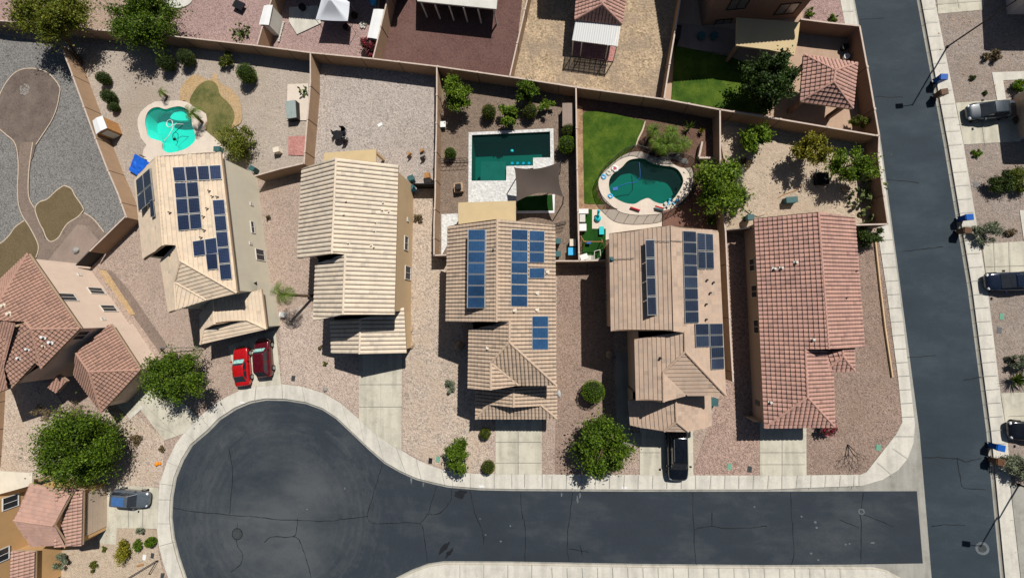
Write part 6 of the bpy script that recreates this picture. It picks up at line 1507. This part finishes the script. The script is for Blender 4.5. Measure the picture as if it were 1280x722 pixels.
for i in range(260):
    x, y = rnd.choice([(rnd.uniform(10, 75), rnd.uniform(485, 600)), (rnd.uniform(130, 205), rnd.uniform(525, 605)), (rnd.uniform(90, 205), rnd.uniform(665, 722)), (rnd.uniform(905, 990), rnd.uniform(165, 262)), (rnd.uniform(1170, 1275), rnd.uniform(20, 120))])
    p = P(x, y, 0); b2 = rockbm(rnd.uniform(.05, .14), rnd)
    for v in b2.verts: v.co += p+Vector((0, 0, .02))
    me = bpy.data.meshes.new('tmp'); b2.to_mesh(me); b2.free(); bm.from_mesh(me); bpy.data.meshes.remove(me)
o = tag(obj('loose_stones', bm, M['rock']), 'loose stones scattered over the pale front yards', 'stones'); o['kind'] = 'stuff'
def chair(label, px, py, rz, mat='offwhite', z=.4, s=1.0, group=None):
    p = P(px, py, 0); t = thing('patio_chair', (p.x, p.y, 0), label, 'chair', group, rz)
    bm = BM(); box(bm, (0, 0, .42*s), (.55*s, .55*s, .07)); obj('seat', bm, M[mat], t, world=False)
    bm = BM(); box(bm, (-.27*s, 0, .7*s), (.07, .55*s, .5*s)); obj('backrest', bm, M[mat], t, world=False)
    for x in (-.22, .22):
        for y in (-.22, .22): bm = BM(); box(bm, (x*s, y*s, .2*s), (.05, .05, .4*s)); obj('leg', bm, M[mat], t, world=False)
def table(label, px, py, r, mat='dark', top='dark', h=.72, square=False, name='patio_table'):
    p = P(px, py, 0); t = thing(name, (p.x, p.y, 0), label, 'table'); bm = BM()
    if square: box(bm, (0, 0, h), (r*2, r*1.6, .06))
    else: tube(bm, [(0, 0, h-.03), (0, 0, h+.03)], r, 20)
    obj('tabletop', bm, M[top], t, world=False)
    for x in (-1, 1):
        for y in (-1, 1): bm = BM(); box(bm, (x*r*.6, y*r*.5, h/2), (.06, .06, h)); obj('leg', bm, M[mat], t, world=False)
table('small dark table in the bare gravel yard', 427, 172, .55); chair('dark chair left of the table in the bare gravel yard', 422, 168, .3, 'dark'); chair('dark chair above the table in the bare gravel yard', 431, 165, -1.6, 'dark')
chair('dark chair below the table in the bare gravel yard', 433, 176, 1.8, 'dark'); chair('white chair lying right of the dark table', 434, 174.5, 2.6, 'offwhite', s=.7)
chair('white chair at the left wall of the rectangular pool yard', 555, 158, 0, 'white', s=1.25); chair('wooden chair near the gate, left', 513, 194, 2.2, 'wood', s=.8); chair('pale chair near the gate, right', 530, 196, 2, 'rock_grey', s=.9); chair('tan chair next to the pale one near the gate', 529, 190, 2, 'wood', s=.8)
bm = BM(); p = P(475, 156, .03); box(bm, (p.x, p.y, .03), (.6, .38, .05), .5); tag(obj('paper', bm, M['white']), 'white scrap lying on the bare gravel', 'litter')
# hot tub with grey cover
p = P(364, 137, .85); t = thing('hot_tub', (p.x, p.y, 0), 'grey green covered hot tub at the edge of the pale slab', 'hot tub', rz=0.08)
bm = BM(); box(bm, (0, 0, .4), (1.25, 2.2, .8)); obj('cabinet', bm, M['dark'], t, world=False); bm = BM(); box(bm, (-.3, 0, .86), (.6, 2.2, .1)); box(bm, (.32, 0, .88), (.6, 2.2, .1), .02); obj('cover', bm, M['spa_cover'], t, world=False)
def crate(label, px, py, s, z, mat, rz=0, name='box', cat='box'):
    p = P(px, py, z); bm = BM(); box(bm, (p.x, p.y, z/2), (s[0], s[1], z), rz, 0, .94); box(bm, (p.x, p.y, z+.02), (s[0]*1.04, s[1]*1.04, .05), rz)
    return tag(obj(name, bm, M[mat]), label, cat)
crate('cream box table in the turquoise pool yard', 345, 187, (.75, .6), .7, 'cream', .2); crate('tan fire pit box beside the white pool paving', 573, 234, (1.0, 1.0), .6, 'rock', .1, 'fire_pit', 'fire pit')
crate('dark boiler box beside the fire pit', 572.5, 233, (.62, .6), .95, 'bronze', .1, 'grill', 'grill'); crate('wooden planter box right of the gate, upper', 533.5, 219, (.6, .6), .6, 'wood', .1, 'planter', 'planter'); crate('dark planter box right of the gate, lower', 535, 226, (.8, .5), .6, 'bronze', 0, 'planter', 'planter')
crate('cream cabinet left of the turf strip wall', 716, 303, (.65, .75), .8, 'cream', 0); crate('bright cyan tub beside the cream cabinet', 715, 314, (.8, .8), .7, 'cyan', 0, 'tub', 'tub')
crate('barbecue with silver lid in the narrow patio', 847, 40, (.7, 1.5), 1.1, 'dark', -.15, 'grill', 'grill'); crate('dark grill next to the turquoise pool deck', 271, 186, (.8, .6), .7, 'bin_teal', 0, 'grill', 'grill')
crate('blue and grey storage box in the sandy yard', 990, 249.5, (1.1, .6), .75, 'bin_teal', .05); crate('white console on the turf strip, top', 729.5, 264, (1.0, .5), .8, 'white'); crate('white toy kitchen on the turf strip', 728, 272, (.6, .9), .7, 'offwhite'); crate('white square table on the turf strip', 728.5, 284, (.75, .75), .6, 'white')
crate('aqua bench on the turf strip edge', 752, 288, (.5, .85), .4, 'aqua_toy'); crate('white and red toy box at the bottom of the turf strip', 730, 321, (.8, .6), .4, 'white', .3); crate('pale box beside the toy box on the turf', 737, 322, (.8, .5), .35, 'offwhite')
crate('black laundry basket near the wall of the sandy yard', 1028, 223, (1.2, 1.2), .5, 'black', 0, 'planter', 'planter') 
crate('low grey utility box in the gravel right of the dark panelled house', 892.5, 502.5, (.8, .75), .8, 'bin_teal', 0, 'air_conditioner', 'air conditioner')
crate('white air conditioner beside the pale stucco house', 352.5, 393, (.65, .55), .5, 'white', -.1, 'air_conditioner', 'air conditioner')
for x, y, w_, lb in ((366.5, 472.5, 'iron', 'dark meter lid in the gravel right of the maroon SUV'), (538, 575.5, 'tar', 'dark meter lid near the kerb left of the young tree'), (547.5, 573.5, 'green_box', 'tiny green cover beside the dark meter lid'), (1098, 559, 'green_box', 'green utility lid in the corner gravel'),
        (1252, 395.5, 'green_box', 'green utility lid in the right gravel'), (1249, 412.5, 'steel', 'grey meter lid below the green one'), (937, 586, 'iron', 'dark meter lid at the pavement right of the black SUV'), (911.5, 583, 'green_box', 'tiny green cover in the gravel right of the black SUV'),
        (190.5, 694, 'iron', 'upper dark meter lid in the bottom left garden'), (203, 719, 'iron', 'dark meter lid cut by the bottom edge'), (180.5, 696, 'white', 'white sheet in the bottom left garden'), (1220, 231, 'steel', 'grey meter lid beside the upper right pavement')):
    p = P(x, y, .05); bm = BM(); box(bm, (p.x, p.y, .04), (.42, .6, .06), -.1); box(bm, (p.x, p.y, .075), (.1, .04, .02)); tag(obj('meter_lid', bm, M[w_]), lb, 'utility lid')
for x, y, lb in ((602, 607.5, 'white reflector on the kerb left of the first driveway'), (780, 609.5, 'white reflector on the kerb near the leafy tree'), (303, 503, 'white reflector on the kerb of the turning circle')):
    p = P(x, y, .05); bm = BM(); box(bm, (p.x, p.y, .06), (.55, .2, .05)); tag(obj('kerb_marker', bm, M['white']), lb, 'kerb marker')
# orange toy, diving goods
bm = rockbm(.24, rnd); p = P(196, 579.5, .1)
for v in bm.verts: v.co += Vector((p.x, p.y, .15))
b2 = rockbm(.2, rnd)
for v in b2.verts: v.co += Vector((p.x+.4, p.y+.1, .14))
me = bpy.data.meshes.new('tmp'); b2.to_mesh(me); bm.from_mesh(me); tag(obj('traffic_toy', bm, M['orange']), 'small orange toy on the gravel beside the turning circle', 'toy')
for x, y, r, m, lb in ((768.5, 211, .42, 'white', 'white and pink ring float on the pool deck'), (761, 216, .34, 'offwhite', 'plain white ring float on the pool deck'), (754.5, 221, .32, 'cyan', 'pale blue ring float on the pool deck'), (763, 245, .3, 'cyan', 'blue and white toy heap at the pool fence')):
    p = P(x, y, .12); bm = BM(); tube(bm, [p+Vector((r*.7*math.cos(a*PI/9), r*.7*math.sin(a*PI/9), 0)) for a in range(19)], r*.33, 8, cap=False); tag(obj('ring_float', bm, M[m], smooth=True), lb, 'pool float')
p = P(768.5, 210.5, .13); bm = BM(); tube(bm, [(p.x, p.y, .05), (p.x, p.y, .16)], .15, 12); tag(obj('cushion', bm, M['red']), 'pink centre cushion inside the white ring float', 'cushion')
bm = BM(); a = P(819, 257.5, .4); b = P(829, 260.5, .4); tube(bm, [a, b], .09, 8); tag(obj('pool_noodle', bm, M['red']), 'red roll lying on the lower pool deck, right', 'pool toy')
bm = BM(); a = P(788, 259, .3); b = P(800, 263, .3); tube(bm, [a, b], .1, 8); tag(obj('pool_noodle', bm, M['red']), 'thin red roll lying at the pool fence, left', 'pool toy')
bm = BM(); a = P(819, 260.5, .3); b = P(829, 263, .3); tube(bm, [a, b], .12, 8); tag(obj('pool_noodle', bm, M['bin_teal']), 'teal roll below the red one at the pool fence', 'pool toy')
for x, y, lb in ((834, 256, 'pale toy pile at the right end of the lower pool deck'), (841, 252, 'blue toy pile near the right rim of the kidney pool')):
    p = P(x, y, .15); bm = BM()
    for k in range(9): box(bm, (p.x+rnd.uniform(-.5, .5), p.y+rnd.uniform(-.3, .3), .15+rnd.random()*.15), (.3, .12, .1), rnd.random()*3)
    tag(obj('toy_pile', bm, M['cyan' if 'blue' in lb else 'offwhite']), lb, 'toys')
bm = BM(); p = P(747.5, 270, .5); tube(bm, [(p.x, p.y-.2, .1), (p.x, p.y-.2, .35)], .36, 14); tube(bm, [(p.x, p.y-.1, .3), (p.x+.05, p.y+.45, .7)], .14, 8); bmesh.ops.create_uvsphere(bm, u_segments=10, v_segments=8, radius=.17, matrix=Matrix.Translation((p.x+.05, p.y+.5, .8)))
tag(obj('ride_on_toy', bm, M['aqua_toy'], smooth=True), 'turquoise ride on toy standing on the pale patio', 'toy')
# swing set on the turf
bm = BM()
for (x, y) in ((726, 295), (732, 301), (729, 312), (752, 299), (755, 306), (756, 312)):
    p = P(x, y, 0); tube(bm, [p, P(730 if x < 740 else 753, 302, 1.5)], .05, 6)
tube(bm, [P(730, 302, 1.5), P(753, 302, 1.5)], .05, 6)
t = tag(obj('swing_set', bm, M['wood']), 'small wooden swing frame on the turf strip', 'swing set')
bm = BM(); p = P(736, 303, .5); box(bm, (p.x, p.y, .5), (.45, .3, .08)); obj('seat', bm, M['bin_blue'], t)
bm = BM()
for a, b in (((743, 314), (750, 312)), ((750, 312), (751, 322)), ((751, 322), (743, 325)), ((743, 325), (743, 314))): tube(bm, [P(*a, .9), P(*b, .9)], .04, 6)
for q in ((743, 314), (750, 312), (751, 322), (743, 325)): tube(bm, [P(*q, .9), P(*q, .0)], .035, 6)
tag(obj('climbing_frame', bm, M['offwhite']), 'white tube climbing frame in the bottom corner of the turf strip', 'climbing frame')
# raised block planter near planter bed
bm = BM()
for a, b in (((878, 177), (874, 196)), ((874, 197), (895, 197))):
    pa, pb = P(*a, .7), P(*b, .7); d = pb-pa; c = (pa+pb)/2; box(bm, (c.x, c.y, .35), (d.length, .2, .7), math.atan2(d.y, d.x))
tag(obj('low_wall', bm, M['block_cap']), 'low L shaped block wall in the shaded corner by the fan palms', 'low wall')
# pool rock border
for i in range(16):
    x = 812+i*2.9; y = 199+3*math.sin(i*.5)+rnd.uniform(-1, 1); rock(x, y, rnd.uniform(.22, .4), 'grey boulder in the rock edge between the palms and the kidney pool', 'rock_grey', 'rock edge of the kidney pool')
# blue tarp
bm = BM(); tp = [P(x, y, .35) for x, y in ((169, 192), (188, 204), (171, 219), (160.5, 212.5))]; K = 8; rows = []
for j in range(K+1):
    rows.append([bm.verts.new(tp[0].lerp(tp[1], i/K).lerp(tp[3].lerp(tp[2], i/K), j/K)+Vector((0, 0, .12*noise.noise(Vector((i*.6, j*.6, 3)))))) for i in range(K+1)])
for j in range(K):
    for i in range(K): bm.faces.new((rows[j][i], rows[j+1][i], rows[j+1][i+1], rows[j][i+1]))
tag(obj('tarp', bm, M['blue_vinyl']), 'crumpled bright blue tarp beside the pale house', 'tarp')
bm = BM(); p = P(178, 195, .5); box(bm, (p.x, p.y, .5), (.9, .08, .12), -.4); box(bm, (p.x-.3, p.y+.1, .25), (.1, .1, .5)); tag(obj('pool_ladder', bm, M['dark']), 'dark folded rack at the corner of the blue tarp', 'rack')
# heater / clutter
for i, (x, y, r, m, lb) in enumerate(((432, 33, .4, 'dark', 'small dark fire bowl under the canopy tent'), (377, 8, .45, 'black', 'black grill in the shade left of the canopy tent'), (442, 18, .4, 'black', 'black pot right of the canopy tent'), (466, 2, .42, 'cyan', 'pale blue round tub at the top edge'), (877, 44, .45, 'bin_teal', 'left dark blue pot on the brown house patio'), (893, 44, .45, 'bin_teal', 'right dark blue pot on the brown house patio'), (1059, 70, .3, 'white', 'white globe planter beside the square gazebo'), (1057, 58, .35, 'black', 'dark pot in the shaded corner above the gazebo'))):
    p = P(x, y, .5); bm = BM(); tube(bm, [(p.x, p.y, 0), (p.x, p.y, .25), (p.x, p.y, .5), (p.x, p.y, .42)], [r*.6, r*.9, r, r*.75], 16); tag(obj('pot', bm, M[m], smooth=False), lb, 'pot')
for i, (x, y, lb) in enumerate(((455, 31, 'white stone pile by the storage cabinet'), (350, 40, 'row of white pots beside the resin shed'))):
    p = P(x, y, 0); bm = BM()
    for k in range(12): box(bm, (p.x+(rnd.uniform(-.4, .4) if i == 0 else .05*k), p.y+(rnd.uniform(-.5, .5) if i == 0 else .22*k-1.3), .1), (.22, .14, .2), rnd.random())
    tag(obj('garden_clutter', bm, M['offwhite']), lb, 'garden clutter')
# satellite dish on the bright panelled house, pole lying on gravel
p = P(699, 492, 3.1); t = H3.t; bm = BM(); rows = []
for j in range(5):
    r_ = .42*j/4; rows.append([bm.verts.new(p+Vector((-.2+ r_*math.cos(a*PI/8)*.45+.35*(r_/.42)**2*.5, r_*math.sin(a*PI/8), r_*math.cos(a*PI/8)*.85))) for a in range(16)])
for a, b in zip(rows[1:], rows[2:]):
    for k in range(16): bm.faces.new((a[k], a[(k+1) % 16], b[(k+1) % 16], b[k]))
tube(bm, [p+Vector((-.2, 0, 0)), p+Vector((-.6, 0, -.3))], .03, 6); obj('satellite_dish', bm, M['white'], H3.t)
bm = BM(); tube(bm, [P(200, 434.5, 1.0), P(252, 434, .5)], .045, 6); tube(bm, [P(200, 434.5, 0), P(200, 434.5, 1.1)], .1, 8); tube(bm, [P(252, 434, .5), P(244, 450, .02)], .03, 6)
tag(obj('standpipe', bm, M['steel']), 'grey pipe with standing valve beside the spreading green tree', 'pipe')
bm = BM(); tube(bm, [P(590, 530, .03), P(580, 545, .03), P(568, 561, 1.2)], .035, 6); tag(obj('tree_stake', bm, M['offwhite']), 'pale pole slanting from the young tree towards the garage', 'stake')
bm = BM(); a, b, c = P(160, 722, .4), P(196, 700, .4), P(186, 717, .4); tube(bm, [a, b, c], .05, 6); tube(bm, [b, P(196, 700, 0)], .05, 6); tube(bm, [c, P(186, 717, 0)], .05, 6)
tag(obj('garden_trellis', bm, M['dark']), 'dark bent metal frame in the bottom left garden', 'metal frame')
bm = BM(); p = P(175, 706, .1); box(bm, (p.x, p.y, .08), (.9, .2, .14), .3); tag(obj('log', bm, M['wood']), 'pale timber piece in the bottom left garden', 'timber')
bm = BM(); tube(bm, [P(x, y, .04) for x, y in ((960, 262), (968, 250), (980, 243), (995, 238), (1003, 232))], .05, 6, cap=False); tag(obj('garden_hose', bm, M['wood']), 'thin brown edging hose curving over the sandy yard', 'hose')
bm = BM(); tube(bm, [P(x, y, .05) for x, y in ((756.5, 265), (758, 273), (766, 279), (785, 280.5), (802, 279.5), (810, 273))], .06, 6, cap=False); tag(obj('garden_hose', bm, M['brick']), 'brown hose curving over the pale patio below the pool fence', 'hose')

# ================================================================== LIGHT, SKY, CAMERA
sd = Vector((.41, .70, 1)).normalized()
sun = bpy.data.lights.new('sun', 'SUN'); sun.energy = 4.85; sun.angle = math.radians(.5); sun.color = (1, .965, .91)
so = bpy.data.objects.new('sun', sun); COL.objects.link(so); so.rotation_mode = 'QUATERNION'; so.rotation_quaternion = sd.to_track_quat('Z', 'Y'); so.location = (40, 60, 90)
wd = bpy.data.worlds.new('World'); scene.world = wd; wd.use_nodes = True; nt = wd.node_tree
sky = nt.nodes.new('ShaderNodeTexSky'); sky.sky_type = 'NISHITA'; sky.sun_disc = False; sky.sun_elevation = math.asin(sd.z); sky.sun_rotation = math.atan2(sd.x, sd.y)
bg = nt.nodes['Background']; nt.links.new(sky.outputs[0], bg.inputs[0]); bg.inputs[1].default_value = .035
cd = bpy.data.cameras.new('camera'); cd.sensor_width = 36; cd.lens = F_PX/1280*36; cd.clip_end = 2000; cd.clip_start = .1
co = bpy.data.objects.new('camera', cd); COL.objects.link(co); co.location = CAM; co.rotation_mode = 'QUATERNION'; co.rotation_quaternion = ROT; scene.camera = co
scene.view_settings.view_transform = 'Standard'; scene.view_settings.look = 'None'; scene.view_settings.exposure = 0
scene.cycles.max_bounces = 6; scene.cycles.diffuse_bounces = 1; scene.cycles.transparent_max_bounces = 8
